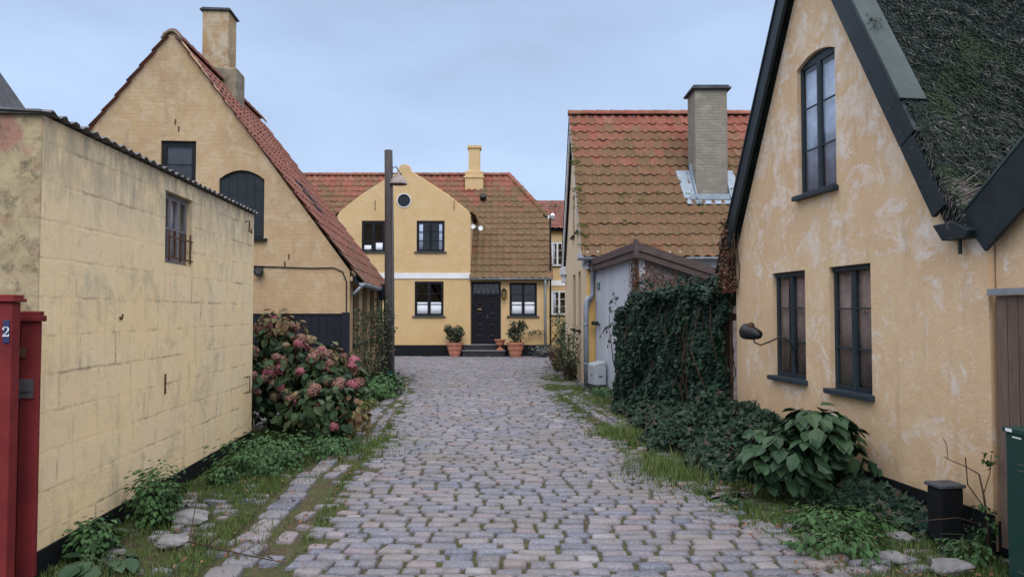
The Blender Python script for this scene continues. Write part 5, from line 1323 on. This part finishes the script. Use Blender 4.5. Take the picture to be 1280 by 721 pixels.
fb = plant('fallen_branch', 'thin dark fallen branch curving over the grassy stones near the kerb', 'branch', (-2.0, 4.75, 0))
m = MB(); m.tube([(-.25, .45, .25), (-.24, .35, .08), (-.15, .1, .03), (.1, -.06, .04), (.35, -.18, .03), (.6, -.3, .03)], [.003, .004, .006, .006, .005, .003], 6)
for a in range(14): x = ru(-.1, .55); y_ = -.02 - x * .45; m.tube([(x, y_, .035), (x + ru(-.1, .1), y_ + ru(-.1, .12), ru(.04, .12))], .0025, 4)
m.build('twigs', MT['stem'], fb)

# ------------------------------------------------------------------ grass and litter
def gd(x, y):
    a, b = lerp(WL, y), lerp(WR, y); 
    if not (a + .05 < x < b - .03): return 0
    xl, xr = lerp(XL, y), lerp(XR, y); kx = lerp(KX, y); n1 = noise.noise(Vector((x * 1.9, y * 1.3, 0))) + .5 * noise.noise(Vector((x * 6, y * 5, 2)))
    if y > 18.5: return .02 if n1 > .25 and y < 23 else 0
    if abs(x - kx - .03) < .24: return .16 if n1 > .22 else .015
    if x < kx - .2: return (1.0 if n1 > -.12 else .45) * (1.0 if y > 4 else .5)
    if x < xl + .15: return .9 if n1 > .02 else .2
    if x < xl + .5: return .45 if n1 > .18 else .04
    if x > xr - .05:
        if y > 9.5: return .8 if n1 > -.05 else .12
        return .95 if n1 > -.12 else .4
    if x > xr - .55: return .5 if n1 > .12 else .03
    return .10 if n1 > .42 else .006
m = MB(); cnt = 0
for k in range(420000):
    y = 3.4 + 16 * rnd() ** 1.5; x = ru(-3.3, 3.1); d = gd(x, y)
    if rnd() > d: continue
    h = ru(.010, .035) * (1.3 if d > .8 else .8); a = rnd() * 6.28; w_ = .0022 + .0006 * y * .5; dx, dy = math.cos(a), math.sin(a); l_ = ru(.2, .8) * h
    z0 = -.005
    m.add([(x - dy * w_, y + dx * w_, z0), (x + dy * w_, y - dx * w_, z0), (x + dx * l_, y + dy * l_, z0 + h + .012)], [(0, 1, 2)]); cnt += 1
for cxx, cyy, rr, hh_ in ((1.55, 7.0, .25, .16), (1.35, 9.2, .2, .12), (-1.75, 8.3, .3, .10), (1.6, 12.6, .35, .07)):
    for k in range(1500):
        x, y = random.gauss(cxx, rr), random.gauss(cyy, rr * 1.4); h = hh_ * ru(.4, 1.1); a = rnd() * 6.28; l_ = ru(.2, .9) * h; w_ = .004; dx, dy = math.cos(a), math.sin(a)
        if x < lerp(WL, y) or x > lerp(WR, y): continue
        m.add([(x - dy * w_, y + dx * w_, 0), (x + dy * w_, y - dx * w_, 0), (x + dx * l_, y + dy * l_, h)], [(0, 1, 2)])
tag(m.build('grass', MT['grass'], recalc=False), 'short grass and moss between the stones along both verges', 'grass', kind='stuff')
m = MB()
for k in range(900):
    y = 4 + 9 * rnd(); s_ = -1 if rnd() < .4 else 1; x = (lerp(XR, y) + ru(-.3, .9)) if s_ > 0 else (lerp(XL, y) - ru(-.2, 1.0))
    if not lerp(WL, y) < x < lerp(WR, y): continue
    leaf(m, (x, y, ru(.015, .04)), rdir(1.5), ru(.02, .045), rnd() * 6, 'oval')
tag(m.build('leaf_litter', MT['drylf'], recalc=False), 'scattered dry brown leaves along the verges', 'fallen leaves', kind='stuff')
print('GRASS', cnt)
